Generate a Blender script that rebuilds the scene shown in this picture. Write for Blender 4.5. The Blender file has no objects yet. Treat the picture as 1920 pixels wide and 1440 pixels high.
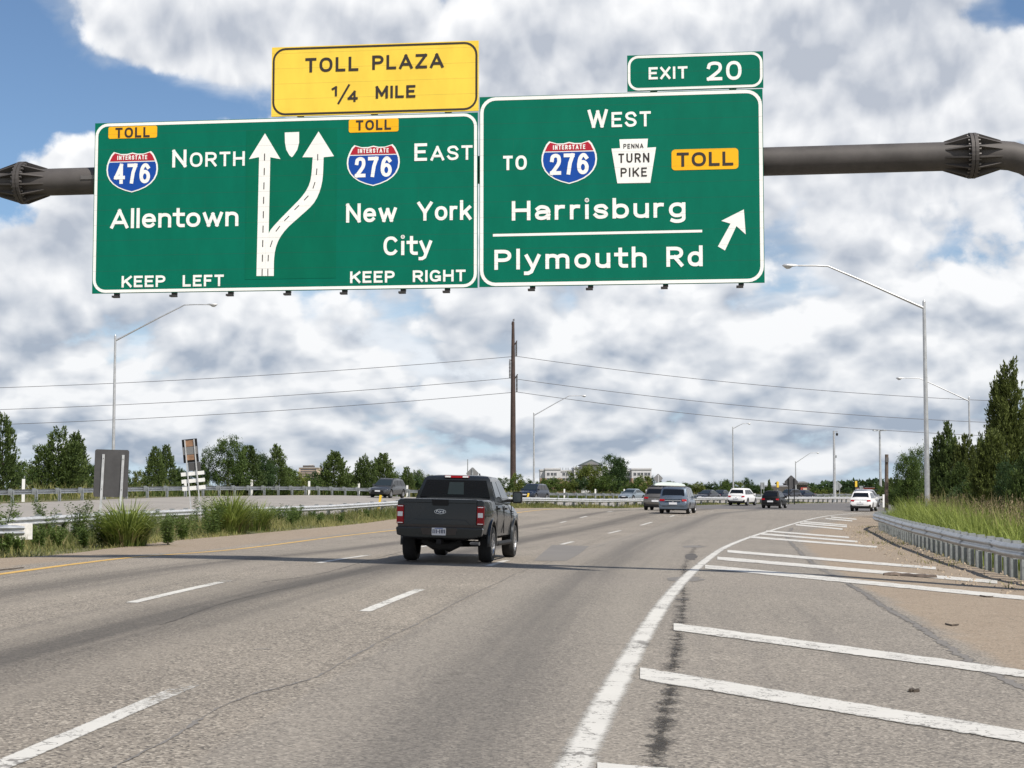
import bpy, bmesh, math, random
import numpy as np
from mathutils import Vector, Matrix

SC = bpy.context.scene
COL = SC.collection
R = math.radians
rng = np.random.default_rng(7)
random.seed(7)

# ------------------------------------------------------------------ camera, sky, sun, exposure
F = 2884.0           # focal length in photograph pixels (1920 wide)
H = 1.65             # eye height
HY = 916.0           # horizon row
PITCH = math.atan((HY - 720) / F)
cam = bpy.data.cameras.new('camera'); cam.sensor_width = 36.0; cam.lens = 36.0 * F / 1920
cam.clip_start = 0.1; cam.clip_end = 12000
co = bpy.data.objects.new('camera', cam); COL.objects.link(co)
co.location = (0, 0, H); co.rotation_euler = (math.pi / 2 + PITCH, 0, 0)
SC.camera = co

SUNV = Vector((0.50, -0.62, 1.0)).normalized()       # towards the sun
sl = bpy.data.lights.new('sun', 'SUN'); sl.energy = 5.0; sl.angle = R(0.5); sl.color = (1, 0.935, 0.835)
so = bpy.data.objects.new('sun', sl); COL.objects.link(so)
so.rotation_euler = SUNV.to_track_quat('Z', 'Y').to_euler(); so.location = (40, -30, 80)

SC.view_settings.view_transform = 'Standard'; SC.view_settings.look = 'None'
SC.view_settings.exposure = 0.12; SC.view_settings.gamma = 1.0

class NT:
    """small helper that writes node trees"""
    def __init__(s, tree): s.t = tree; s.n = tree.nodes; s.l = tree.links
    def new(s, typ, **kw):
        n = s.n.new(typ)
        for k, v in kw.items(): setattr(n, k, v)
        return n
    def put(s, sock, v):
        if isinstance(v, bpy.types.NodeSocket): s.l.new(v, sock)
        elif isinstance(v, (tuple, list)) and len(v) == 3 and sock.type == 'RGBA': sock.default_value = (*v, 1)
        elif v is not None: sock.default_value = v
    def m(s, op, a, b=None, c=None, clamp=False):
        n = s.new('ShaderNodeMath', operation=op); n.use_clamp = clamp
        for i, v in enumerate((a, b, c)):
            if v is not None: s.put(n.inputs[i], v)
        return n.outputs[0]
    def vm(s, op, a, b=None):
        n = s.new('ShaderNodeVectorMath', operation=op); s.put(n.inputs[0], a)
        if b is not None: s.put(n.inputs[1], b)
        return n.outputs[1] if op in ('LENGTH', 'DOT_PRODUCT', 'DISTANCE') else n.outputs[0]
    def noise(s, vec, scale, detail=4, rough=0.5, dist=0.0, dim='3D', lac=2.0):
        n = s.new('ShaderNodeTexNoise', noise_dimensions=dim)
        s.put(n.inputs['Vector'], vec); s.put(n.inputs['Scale'], scale); s.put(n.inputs['Detail'], detail)
        s.put(n.inputs['Roughness'], rough); s.put(n.inputs['Distortion'], dist); s.put(n.inputs['Lacunarity'], lac)
        return n.outputs[0]
    def ramp(s, v, lo, hi, a=0.0, b=1.0, smooth=True):
        n = s.new('ShaderNodeMapRange'); n.interpolation_type = 'SMOOTHSTEP' if smooth else 'LINEAR'
        n.clamp = True
        s.put(n.inputs[0], v); s.put(n.inputs[1], lo); s.put(n.inputs[2], hi); s.put(n.inputs[3], a); s.put(n.inputs[4], b)
        return n.outputs[0]
    def mix(s, f, a, b, mode='MIX'):
        n = s.new('ShaderNodeMix', data_type='RGBA', blend_type=mode); n.clamp_factor = True
        s.put(n.inputs[0], f); s.put(n.inputs[6], a); s.put(n.inputs[7], b)
        return n.outputs[2]
    def xyz(s, v):
        n = s.new('ShaderNodeSeparateXYZ'); s.put(n.inputs[0], v); return n.outputs
    def comb(s, x, y, z):
        n = s.new('ShaderNodeCombineXYZ'); s.put(n.inputs[0], x); s.put(n.inputs[1], y); s.put(n.inputs[2], z); return n.outputs[0]

W = bpy.data.worlds.new('World'); SC.world = W; W.use_nodes = True
def build_sky():
    t = NT(W.node_tree); t.n.clear()
    out = t.new('ShaderNodeOutputWorld'); bg = t.new('ShaderNodeBackground')
    sky = t.new('ShaderNodeTexSky', sky_type='NISHITA'); sky.sun_disc = False
    sky.sun_elevation = math.asin(SUNV.z); sky.sun_rotation = math.atan2(SUNV.x, SUNV.y)
    sky.altitude = 60; sky.air_density = 1.0; sky.dust_density = 0.1; sky.ozone_density = 5.0
    STR = 0.1
    g = t.new('ShaderNodeTexCoord').outputs['Generated']
    x, y, z = t.xyz(g)
    zc = t.m('MAXIMUM', z, 0.0)
    hor = t.m('MAXIMUM', t.m('SQRT', t.m('ADD', t.m('MULTIPLY', x, x), t.m('MULTIPLY', y, y))), 0.05)
    az = t.m('ARCTAN2', x, y); el = t.m('DIVIDE', zc, hor)
    def coords(de, seed, asp=1.40, k=.13):
        """cloud coordinates whose cells grow with height above the horizon and stay a little wider than tall"""
        e = t.m('ADD', t.m('ADD', el, k), de)
        return t.comb(t.m('ADD', t.m('MULTIPLY', az, 4.1), seed * 7.3), t.m('MULTIPLY', t.m('LOGARITHM', e, math.e), asp), 0.0)
    def bump(a0, e0, ra, re, amt):
        da = t.m('DIVIDE', t.m('SUBTRACT', az, a0), ra); de = t.m('DIVIDE', t.m('SUBTRACT', el, e0), re)
        q = t.m('ADD', t.m('MULTIPLY', da, da), t.m('MULTIPLY', de, de))
        return t.m('MULTIPLY', t.m('EXPONENT', t.m('MULTIPLY', q, -1.0)), amt)
    bias = 0.035
    for b in SKY_BUMPS: bias = t.m('ADD', bias, bump(*b))
    bias = t.m('SUBTRACT', bias, t.ramp(el, .42, .85, 0.0, .30))      # clearer sky overhead than towards the horizon
    def warp(p, s, a):
        n = t.new('ShaderNodeTexNoise', noise_dimensions='2D'); t.put(n.inputs['Vector'], p); n.inputs['Scale'].default_value = s; n.inputs['Detail'].default_value = 3
        return t.vm('ADD', p, t.vm('MULTIPLY', t.vm('SUBTRACT', n.outputs['Color'], (.5, .5, .5)), (a, a, 0)))
    def puffs(p, s):
        v = t.new('ShaderNodeTexVoronoi', feature='F1', voronoi_dimensions='2D'); t.put(v.inputs['Vector'], p); v.inputs['Scale'].default_value = s
        v.inputs['Detail'].default_value = 2.0; v.inputs['Roughness'].default_value = .45; v.inputs['Lacunarity'].default_value = 2.2
        v.normalize = True
        return t.m('SUBTRACT', 1.0, v.outputs['Distance'])
    def field(de, seed, s):
        p = warp(coords(de, seed), 1.8, .16)
        a = t.noise(p, 1.3*s, 2, .5, dim='2D'); b = t.noise(p, 3.2*s, 5, .50, dim='2D')
        c = puffs(p, 5.0*s)
        return t.m('ADD', t.m('ADD', t.m('MULTIPLY', a, .50), t.m('MULTIPLY', b, .28)), t.m('MULTIPLY', c, .34))
    # high thin sheet behind, soft
    ps = warp(coords(0, 11.3, 2.6), 1.5, .3)
    sh = t.noise(ps, 1.6, 6, .55, dim='2D')
    sheet = t.ramp(t.m('ADD', sh, bias), .36, .62)
    sheet_c = t.mix(t.ramp(t.noise(ps, 2.6, 4, .48, dim='2D'), .34, .66), (0.42, 0.485, 0.58), (0.80, 0.83, 0.875))
    # broken heaps in front: lit on their upper shoulders, grey beneath
    f0 = field(0, 3.7, 1.0); f1 = field(.016, 3.7, 1.0)
    c0 = t.m('ADD', t.m('ADD', f0, bias), t.m('MULTIPLY', t.m('SUBTRACT', t.noise(coords(0, 3.7), 16, 6, .62, dim='2D'), .5), .11))
    mask = t.ramp(c0, .530, .620)
    slope = t.m('MULTIPLY', t.m('SUBTRACT', f0, f1), 8.5)
    deep = t.ramp(c0, .58, .90)
    fine = t.m('MULTIPLY', t.m('SUBTRACT', t.noise(coords(0, 5.0), 9, 5, .55, dim='2D'), .5), .30)
    lit = t.ramp(t.m('ADD', t.m('SUBTRACT', t.m('ADD', .60, slope), t.m('MULTIPLY', deep, .46)), fine), -.28, 1.10, smooth=False)
    high = t.ramp(el, 0.0, 0.24)
    shade = t.mix(high, (0.34, 0.405, 0.50), (0.46, 0.50, 0.575))
    white = t.mix(high, (0.84, 0.855, 0.875), (0.94, 0.945, 0.955))
    heap = t.mix(lit, shade, white)
    hz = t.ramp(el, 0.15, 0.0)
    skc = t.mix(t.m('MULTIPLY', hz, .75), sky.outputs[0], (4.4, 6.0, 7.9))
    up = lambda c: t.vm('MULTIPLY', c, (1 / STR,) * 3)
    fin = t.mix(t.m('MULTIPLY', sheet, .90), skc, up(sheet_c))
    fin = t.mix(mask, fin, up(heap))
    low = t.ramp(z, -0.03, -0.01)
    fin = t.mix(low, (1.6, 1.6, 1.4), fin)
    t.l.new(fin, bg.inputs[0]); bg.inputs[1].default_value = STR
    t.l.new(bg.outputs[0], out.inputs[0])
# azimuth, elevation (radians), radii, amount: where this sky is thin (-) or full (+)
SKY_BUMPS = [(0.325, 0.30, 0.05, 0.012, -0.18), (-0.325, 0.255, 0.075, 0.050, -0.36), (-0.235, 0.248, 0.060, 0.020, -0.30), (-0.33, 0.175, 0.035, 0.018, -0.22), (-0.19, 0.292, 0.06, 0.020, 0.16), (-0.20, 0.215, 0.06, 0.015, 0.10),
             (0.06, 0.25, 0.16, 0.07, 0.12), (0.27, 0.245, 0.07, 0.05, 0.16), (0.335, 0.318, 0.03, 0.010, -0.30), (0.315, 0.212, 0.02, 0.008, -0.16), (0.0, 0.09, 0.35, 0.04, 0.03)]
build_sky()

# ------------------------------------------------------------------ the lie of the land
PTS = np.array([
 (0,0,0),(0,9,0),(-3,9,.10),(4.5,14,-.14),(-7.9,24,.22),(-1.6,34.5,.02),(-4,31,.10),(5,33,-.15),(-7,33,.17),
 (10.7,36,-.30),(12.5,45,-.30),(16,66,-.33),(20,80,-.33),(6.4,46,-.16),(11,102,0),(29.7,130,-.24),(24.5,144,-.13),
 (22.7,152,0),(-13.5,42,-.03),(-15.5,54,0),(-14.6,75,0),(-10.7,86,-.02),(5.5,130,.08),(-30.3,96,.82),(-24.3,115,1.03),
 (-16.5,149,1.0),(2,190,.4),(-10.9,135,.85),(2.5,175,.35),(28,212,0),(48,254,-.1),
 (25,40,-.4),(30,80,-.4),(60,90,-.4),(60,30,-.5),(60,170,-.3),(-40,30,.3),(-40,80,.9),(-45,130,1.1),(-40,200,1.0),
 (-70,60,.9),(-20,10,.2),(20,5,-.4),(0,-20,0.1),(-10,260,.4),(90,260,-.2),(-30,-10,.3),(30,-10,-.5)], float)
def _phi(r2): return np.where(r2 > 1e-9, 0.5 * r2 * np.log(np.maximum(r2, 1e-9)), 0.0)
def _tps():
    x = PTS[:, :2] / 50.; n = len(x)
    d = ((x[:, None] - x[None]) ** 2).sum(-1)
    A = _phi(d) + np.eye(n) * 0.004
    P = np.hstack([np.ones((n, 1)), x])
    M = np.zeros((n + 3, n + 3)); M[:n, :n] = A; M[:n, n:] = P; M[n:, :n] = P.T
    return x, np.linalg.solve(M, np.concatenate([PTS[:, 2], np.zeros(3)]))
_TX, _TW = _tps()
def zg(X, Y):
    X = np.asarray(X, float); Y = np.asarray(Y, float); sh = X.shape
    q = np.stack([np.clip(X, -75, 95).ravel(), np.clip(Y, -20, 262).ravel()], -1) / 50.
    out = np.empty(len(q)); n = len(_TX)
    for i in range(0, len(q), 4000):
        qq = q[i:i + 4000]
        d = ((qq[:, None] - _TX[None]) ** 2).sum(-1)
        out[i:i + 4000] = _phi(d) @ _TW[:n] + _TW[n] + qq @ _TW[n + 1:]
    z = out.reshape(sh)
    far = np.clip((np.hypot(X, Y) - 250) / 250, 0, 1)
    return z * (1 - far) + 0.1 * far
def zg1(x, y): return float(zg(np.array([x]), np.array([y]))[0])
def ray(u, v):
    x = (u - 960) / F; yc = (720 - v) / F; c, s = math.cos(PITCH), math.sin(PITCH)
    return np.array([x, c - yc * s, s + yc * c])
_TT = np.concatenate([np.arange(4, 60, .1), np.arange(60, 400, .5)])
def ground(u, v):
    """where the line of sight through a photograph pixel meets the land"""
    d = ray(u, v); P = d[None] * _TT[:, None]
    g = H + P[:, 2] - zg(P[:, 0], P[:, 1])
    i = np.argmax(g < 0)
    t = _TT[i - 1] + (_TT[i] - _TT[i - 1]) * g[i - 1] / (g[i - 1] - g[i])
    return float(d[0] * t), float(d[1] * t)
def at(u, v, D):
    d = ray(u, v); t = D / d[1]
    return Vector((d[0] * t, D, H + d[2] * t))
def px(u, D): return (u - 960) / F * D
def zv(v, D): return float(at(960, v, D).z)

# ------------------------------------------------------------------ helpers
def thing(name, label, cat, loc=(0, 0, 0), rotz=0.0, group=None):
    o = bpy.data.objects.new(name, None); COL.objects.link(o)
    o.location = loc; o.rotation_euler = (0, 0, rotz); o.empty_display_size = 0.3
    o['label'] = label; o['category'] = cat
    if group: o['group'] = group
    return o
def tag(o, label, cat, group=None):
    o['label'] = label; o['category'] = cat
    if group: o['group'] = group
    return o
def dup(root, label=None, name=None):
    r = root.copy(); COL.objects.link(r)
    if name: r.name = name
    if label: r['label'] = label
    for ch in list(root.children):
        c = ch.copy(); COL.objects.link(c); c.parent = r
        for g in list(ch.children):
            d = g.copy(); COL.objects.link(d); d.parent = c
    return r
def mobj(name, me, mat, parent=None, smooth=False):
    o = bpy.data.objects.new(name, me); COL.objects.link(o)
    if mat is not None: me.materials.append(mat)
    if parent is not None: o.parent = parent
    if smooth: me.polygons.foreach_set('use_smooth', [True] * len(me.polygons))
    return o
def pobj(name, verts, faces, mat, parent=None, smooth=False):
    me = bpy.data.meshes.new(name); me.from_pydata([tuple(v) for v in verts], [], faces); me.update()
    return mobj(name, me, mat, parent, smooth)
class MB:
    """collects simple solids into one mesh"""
    def __init__(s): s.v = []; s.f = []
    def add(s, vs, fs):
        b = len(s.v); s.v += [tuple(p) for p in vs]; s.f += [tuple(i + b for i in f) for f in fs]; return s
    def box(s, x0, x1, y0, y1, z0, z1):
        return s.add([(x0,y0,z0),(x1,y0,z0),(x1,y1,z0),(x0,y1,z0),(x0,y0,z1),(x1,y0,z1),(x1,y1,z1),(x0,y1,z1)],
                     [(0,3,2,1),(4,5,6,7),(0,1,5,4),(1,2,6,5),(2,3,7,6),(3,0,4,7)])
    def tube(s, pts, rad, n=8, cap=True):
        pts = [Vector(p) for p in pts]; rad = rad if isinstance(rad, (list, tuple)) else [rad] * len(pts)
        rings = []; up = None
        for i, p in enumerate(pts):
            t = (pts[min(i + 1, len(pts) - 1)] - pts[max(i - 1, 0)]).normalized()
            if up is None: up = Vector((0, 0, 1)) if abs(t.z) < .9 else Vector((1, 0, 0))
            a = t.cross(up).normalized(); b = a.cross(t).normalized(); up = b
            rings.append([p + (a * math.cos(2*math.pi*k/n) + b * math.sin(2*math.pi*k/n)) * rad[i] for k in range(n)])
        vs = [q for r in rings for q in r]; fs = []
        for i in range(len(pts) - 1):
            for k in range(n):
                k2 = (k + 1) % n; fs.append((i*n+k, i*n+k2, (i+1)*n+k2, (i+1)*n+k))
        if cap:
            fs.append(tuple(range(n))[::-1]); fs.append(tuple((len(pts)-1)*n + k for k in range(n)))
        return s.add(vs, fs)
    def prism(s, poly, axis, a, b):
        """polygon (list of 2-D points) pushed along an axis from a to b"""
        n = len(poly)
        def P(p, q): return {0: (q, p[0], p[1]), 1: (p[0], q, p[1]), 2: (p[0], p[1], q)}[axis]
        vs = [P(p, a) for p in poly] + [P(p, b) for p in poly]
        fs = [tuple(range(n))[::-1], tuple(range(n, 2*n))] + [(i, (i+1) % n, n+(i+1) % n, n+i) for i in range(n)]
        return s.add(vs, fs)
    def build(s, name, mat, parent=None, smooth=False, fix=True, bevel=0.0):
        me = bpy.data.meshes.new(name); me.from_pydata(s.v, [], s.f); me.update()
        if fix or bevel:
            bm = bmesh.new(); bm.from_mesh(me)
            bmesh.ops.recalc_face_normals(bm, faces=bm.faces)
            if bevel:
                es = [e for e in bm.edges if len(e.link_faces) == 2 and e.calc_face_angle(0) > 0.5]
                bmesh.ops.bevel(bm, geom=es, offset=bevel, segments=2, profile=.6, affect='EDGES', clamp_overlap=True)
            bm.to_mesh(me); bm.free()
        o = mobj(name, me, mat, parent, smooth)
        if smooth: autosmooth(o)
        return o
def autosmooth(o, ang=0.7):
    me = o.data
    bm = bmesh.new(); bm.from_mesh(me)
    for f in bm.faces: f.smooth = True
    for e in bm.edges:
        e.smooth = not (len(e.link_faces) == 2 and e.calc_face_angle(0) > ang)
    bm.to_mesh(me); bm.free()

def mat(name, color, rough=0.6, metal=0.0, noise=0.0, nscale=8.0, coat=0.0, spec=0.5, bump=0.0, bscale=60.0, emit=None):
    m = bpy.data.materials.new(name); m.use_nodes = True
    t = NT(m.node_tree); p = m.node_tree.nodes['Principled BSDF']
    p.inputs['Roughness'].default_value = rough; p.inputs['Metallic'].default_value = metal
    p.inputs['Coat Weight'].default_value = coat; p.inputs['Coat Roughness'].default_value = 0.04
    p.inputs['Specular IOR Level'].default_value = spec
    c = tuple(color)
    if noise or bump: oc = t.new('ShaderNodeTexCoord').outputs['Object']
    if noise:
        n = t.noise(oc, nscale, 5, 0.6)
        lo = tuple(max(0, k * (1 - noise)) for k in c); hi = tuple(min(1, k * (1 + noise)) for k in c)
        t.l.new(t.mix(t.ramp(n, .3, .7), lo, hi), p.inputs['Base Color'])
        t.l.new(t.m('ADD', t.m('MULTIPLY', n, 0.25), rough - 0.12), p.inputs['Roughness'])
    else: p.inputs['Base Color'].default_value = (*c, 1)
    if bump:
        b = t.new('ShaderNodeBump'); b.inputs['Strength'].default_value = bump; b.inputs['Distance'].default_value = 0.02
        t.l.new(t.noise(oc, bscale, 4, .6), b.inputs['Height']); t.l.new(b.outputs[0], p.inputs['Normal'])
    if emit:
        p.inputs['Emission Color'].default_value = (*c, 1); p.inputs['Emission Strength'].default_value = emit
    return m

# ------------------------------------------------------------------ curves on the ground
def curve_from_px(pxs, extra=(), deg=None):
    pts = [ground(u, v) for u, v in pxs] + list(extra)
    pts.sort(key=lambda p: p[1])
    a = np.array(pts)
    if deg:
        c = np.polyfit(a[:, 1], a[:, 0], deg)
        return lambda Y: np.polyval(c, Y)
    return lambda Y: np.interp(Y, a[:, 1], a[:, 0])
def smooth_curve(pts, step=1.0):
    """Catmull-Rom through plan points, returns dense N x 2 array"""
    p = [np.array(q, float) for q in pts]; p = [2*p[0]-p[1]] + p + [2*p[-1]-p[-2]]; out = []
    for i in range(1, len(p) - 2):
        n = max(2, int(np.linalg.norm(p[i+1] - p[i]) / step))
        for k in range(n):
            t = k / n
            out.append(.5*((2*p[i]) + (p[i+1]-p[i-1])*t + (2*p[i-1]-5*p[i]+4*p[i+1]-p[i+2])*t*t + (3*p[i]-p[i-1]-3*p[i+1]+p[i+2])*t**3))
    out.append(p[-2]); return np.array(out)
fx_dash = curve_from_px([(0,1402),(180,1340),(365,1275),(700,1145),(832,1103),(960,1056),(1070,1019),(1147,997),(1198,983)], [(9.0,92.6),(14.3,114)], 2)
fx_dash0 = curve_from_px([(235,1130),(450,1088),(605,1056),(700,1040),(1045,978),(1110,968)], [(-6.0,5)], 2)
fx_yel = curve_from_px([(0,1083),(150,1063),(330,1043),(500,1021),(740,989),(975,964),(1090,953)], [(-9.3,5)], 2)
fx_solid = curve_from_px([(1090,1440),(1150,1305),(1215,1160),(1275,1085),(1300,1068),(1362,1030),(1430,1000),(1500,978),(1600,963)], [], 3)
fx_seam = curve_from_px([(210,1440),(330,1380),(460,1310),(610,1262),(720,1200),(880,1125),(1010,1062),(1120,1025),(1250,981),(1390,962)], [], 2)
GE = [(-11.5,-8),(-11.2,10),(-10.9,22)] + [ground(*q) for q in ((0,1047),(90,1043),(200,1030),(320,1015),(470,1002),(620,988),(730,975),(970,953))] + [(6.5,124),(14,141),(26,165),(46,203),(75,250)]
fx_grass = lambda Y: np.interp(Y, [p[1] for p in GE], [p[0] for p in GE])
RG = [(10.2,8),(10.3,20)] + [ground(*q) for q in ((1920,1092),(1860,1075),(1800,1058),(1750,1040),(1700,1022),(1660,1003))]
rg_y = [p[1] for p in RG]; rg_x = [p[0] for p in RG]
def fx_right(Y):
    Y = np.asarray(Y, float)
    x = np.interp(Y, rg_y + [rg_y[-1] + 10], rg_x + [rg_x[-1] + 2.6])
    return np.where(Y > rg_y[-1] + 10, rg_x[-1] + 2.6 + (Y - rg_y[-1] - 10) * 1.1, x)
SEAL = sorted([ground(*q) for q in ((1920,1285),(1855,1262),(1720,1180),(1640,1130),(1560,1080),(1505,1040),(1480,1005),(1490,985))], key=lambda p: p[1])
fx_seal = lambda Y: np.interp(Y, [p[1] for p in SEAL], [p[0] for p in SEAL])
MEDIAN = smooth_curve([(-17,24),(-16.3,40),(-15.5,54),(-13.9,72),(-10.4,86),(-3.2,106),(5.8,127),(16,147),(32,178),(60,228)])
FARRAIL = smooth_curve([(-38,40),(-34.6,70),(-30.3,96),(-25.3,115),(-15.5,149),(2,190),(20,224),(45,262),(85,312)])

# ------------------------------------------------------------------ materials
def road_material():
    m = bpy.data.materials.new('weathered asphalt'); m.use_nodes = True
    t = NT(m.node_tree); p = m.node_tree.nodes['Principled BSDF']
    oc = t.new('ShaderNodeTexCoord').outputs['Object']
    uv = t.new('ShaderNodeUVMap'); uv.uv_map = 'lane'; lu, lv, _ = t.xyz(uv.outputs[0])
    at_ = t.new('ShaderNodeAttribute', attribute_name='dirt'); dirt = at_.outputs['Fac']
    big = t.noise(oc, 0.18, 5, 0.55); mid = t.noise(oc, 1.7, 5, 0.6)
    base = t.mix(t.ramp(big, .3, .7), (0.225, 0.199, 0.167), (0.300, 0.264, 0.220))
    base = t.mix(t.m('MULTIPLY', t.ramp(mid, .35, .7), .4), base, (0.195, 0.172, 0.146))
    # aggregate: pale and dark stones
    v1 = t.new('ShaderNodeTexVoronoi'); t.put(v1.inputs['Vector'], oc); v1.inputs['Scale'].default_value = 52
    s1 = t.xyz(v1.outputs['Color'])[0]
    fine = t.noise(oc, 85, 3, 0.65)
    base = t.mix(t.m('MULTIPLY', t.ramp(s1, .72, .95), .75), base, (0.46, 0.415, 0.35))
    base = t.mix(t.m('MULTIPLY', t.ramp(s1, .36, .04), .78), base, (0.050, 0.046, 0.043))
    base = t.mix(t.m('MULTIPLY', t.ramp(fine, .5, .75), .45), base, (0.08, 0.075, 0.07))
    # oil-darkened middles of the travel lanes, worn wheel paths
    st = t.noise(t.comb(t.m('MULTIPLY', lu, 1.6), t.m('MULTIPLY', lv, 0.035), 0), 1.0, 4, .55)
    def band(c, w): 
        d = t.m('DIVIDE', t.m('SUBTRACT', lu, c), w); return t.m('EXPONENT', t.m('MULTIPLY', t.m('MULTIPLY', d, d), -1.0))
    oil = t.m('ADD', t.m('ADD', band(-1.95, .85), t.m('MULTIPLY', band(-5.3, .6), .75)), t.m('MULTIPLY', band(2.3, .7), .95))
    oil = t.m('MULTIPLY', oil, t.ramp(st, .33, .60, .45, 1.0))
    oil = t.m('MULTIPLY', oil, t.ramp(lv, 8, 20, .5, 1.0))
    base = t.mix(t.m('MULTIPLY', oil, .84), base, (0.066, 0.061, 0.057))
    # polished wheel paths and long stains that follow the traffic
    wheel = t.m('ADD', t.m('ADD', band(-1.0, .28), band(-2.85, .28)), t.m('ADD', band(1.45, .3), t.m('ADD', band(3.3, .3), t.m('ADD', band(-4.5, .3), band(-6.2, .3)))))
    base = t.mix(t.m('MULTIPLY', wheel, .30), base, (0.285, 0.255, 0.215))
    lng = t.noise(t.comb(t.m('MULTIPLY', lu, 2.2), t.m('MULTIPLY', lv, 0.05), 0), 1.0, 5, .6)
    base = t.mix(t.m('MULTIPLY', t.ramp(lng, .52, .75), .40), base, (0.115, 0.105, 0.096))
    base = t.mix(t.m('MULTIPLY', t.ramp(lng, .45, .25), .30), base, (0.32, 0.285, 0.24))
    # right lane was paved later and is greyer
    base = t.mix(t.m('MULTIPLY', t.ramp(lu, .95, 1.05), .35), base, t.mix(t.ramp(s1, .2, .9), (.175, .162, .146), (.30, .276, .244)))
    # sandy dirt swept onto the shoulders
    dn = t.noise(oc, 0.9, 6, .62)
    dm = t.ramp(t.m('ADD', dirt, t.m('MULTIPLY', t.m('SUBTRACT', dn, .5), .9)), .30, .80)
    dcol = t.mix(t.noise(oc, 3.0, 5, .6), (0.23, 0.175, 0.125), (0.34, 0.275, 0.205))
    dcol = t.mix(t.m('MULTIPLY', t.ramp(s1, .8, .97), .5), dcol, (0.45, 0.40, 0.33))
    dcol = t.mix(t.m('MULTIPLY', t.ramp(s1, .2, .03), .6), dcol, (0.07, 0.055, 0.045))
    base = t.mix(t.m('MULTIPLY', dm, .9), base, dcol)
    # hairline cracks
    v2 = t.new('ShaderNodeTexVoronoi', feature='DISTANCE_TO_EDGE')
    wob = t.vm('ADD', oc, t.vm('SCALE', t.new('ShaderNodeTexNoise').outputs['Color'], None))
    t.put(v2.inputs['Vector'], t.vm('ADD', oc, t.comb(t.noise(oc, 1.3, 3), t.noise(oc, 1.1, 3), 0))); v2.inputs['Scale'].default_value = .22
    cr = t.m('MULTIPLY', t.ramp(v2.outputs['Distance'], .0042, .0012), t.ramp(t.noise(oc, .5, 2), .45, .6))
    base = t.mix(t.m('MULTIPLY', cr, .30), base, (0.06, 0.055, 0.05))
    t.l.new(base, p.inputs['Base Color']); p.inputs['Roughness'].default_value = 0.88; p.inputs['Specular IOR Level'].default_value = .3
    b = t.new('ShaderNodeBump'); b.inputs['Strength'].default_value = .55; b.inputs['Distance'].default_value = .006
    t.l.new(t.m('ADD', s1, fine), b.inputs['Height']); t.l.new(b.outputs[0], p.inputs['Normal'])
    return m
def simple_asphalt(name, a, b):
    m = bpy.data.materials.new(name); m.use_nodes = True
    t = NT(m.node_tree); p = m.node_tree.nodes['Principled BSDF']
    oc = t.new('ShaderNodeTexCoord').outputs['Object']
    c = t.mix(t.ramp(t.noise(oc, .25, 6, .6), .3, .7), a, b)
    c = t.mix(t.m('MULTIPLY', t.noise(oc, 40, 3, .7), .35), c, tuple(k * 1.7 for k in b))
    t.l.new(c, p.inputs['Base Color']); p.inputs['Roughness'].default_value = .9
    return m
def worn_alpha(t, p, soft=.10, grain=26, amt=.32, fade=0.0, sparse=0.0):
    """lets the road show through the rubbed edges of a painted strip"""
    oc = t.new('ShaderNodeTexCoord').outputs['Object']
    uv = t.new('ShaderNodeUVMap'); uv.uv_map = 'lane'; u, v, _ = t.xyz(uv.outputs[0])
    e = t.m('SUBTRACT', .5, t.m('ABSOLUTE', t.m('SUBTRACT', u, .5)))
    n = t.m('SUBTRACT', t.m('ADD', t.m('MULTIPLY', t.noise(oc, grain, 4, .7), .6), t.m('MULTIPLY', t.noise(oc, 3.5, 3, .5), .4)), .5)
    a = t.ramp(t.m('ADD', e, t.m('MULTIPLY', n, amt)), .02, .02 + soft)
    if sparse: a = t.ramp(t.m('ADD', t.m('MULTIPLY', n, 2.6), t.m('MULTIPLY', t.m('SUBTRACT', e, .30), 1.1)), -sparse, .30 - sparse, 0.0, .44)
    if fade: a = t.m('MULTIPLY', a, t.ramp(t.m('ADD', t.m('SUBTRACT', 1.0, v), t.m('MULTIPLY', n, 1.2)), 0.0, fade))
    t.l.new(a, p.inputs['Alpha'])
def paint_marking(name, col, wear=.5, **kw):
    m = bpy.data.materials.new(name); m.use_nodes = True
    t = NT(m.node_tree); p = m.node_tree.nodes['Principled BSDF']
    worn_alpha(t, p, **kw)
    oc = t.new('ShaderNodeTexCoord').outputs['Object']
    c = t.mix(t.noise(oc, 2.2, 5, .6), tuple(k * .84 for k in col), col)
    n = t.m('ADD', t.m('MULTIPLY', t.noise(oc, 26, 5, .7), .55), t.m('MULTIPLY', t.noise(oc, 1.6, 3, .5), .45))
    c = t.mix(t.ramp(n, wear + .06, wear + .14), c, (0.15, 0.14, 0.13))
    v2 = t.new('ShaderNodeTexVoronoi', feature='DISTANCE_TO_EDGE'); v2.inputs['Scale'].default_value = 1.7
    t.put(v2.inputs['Vector'], t.vm('ADD', oc, t.comb(t.noise(oc, 7, 3), t.noise(oc, 6, 3), 0)))
    cr = t.m('MULTIPLY', t.ramp(v2.outputs['Distance'], .030, .008), t.ramp(t.noise(oc, .7, 2), .40, .52))
    c = t.mix(t.m('MULTIPLY', cr, .8), c, (0.12, 0.11, 0.10))
    t.l.new(c, p.inputs['Base Color']); p.inputs['Roughness'].default_value = .7
    return m
def ravel_material():
    m = bpy.data.materials.new('ravelled dark asphalt'); m.use_nodes = True
    t = NT(m.node_tree); p = m.node_tree.nodes['Principled BSDF']
    p.inputs['Base Color'].default_value = (0.05, 0.046, 0.043, 1); p.inputs['Roughness'].default_value = .9
    worn_alpha(t, p, grain=38, sparse=.03); return m
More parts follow.
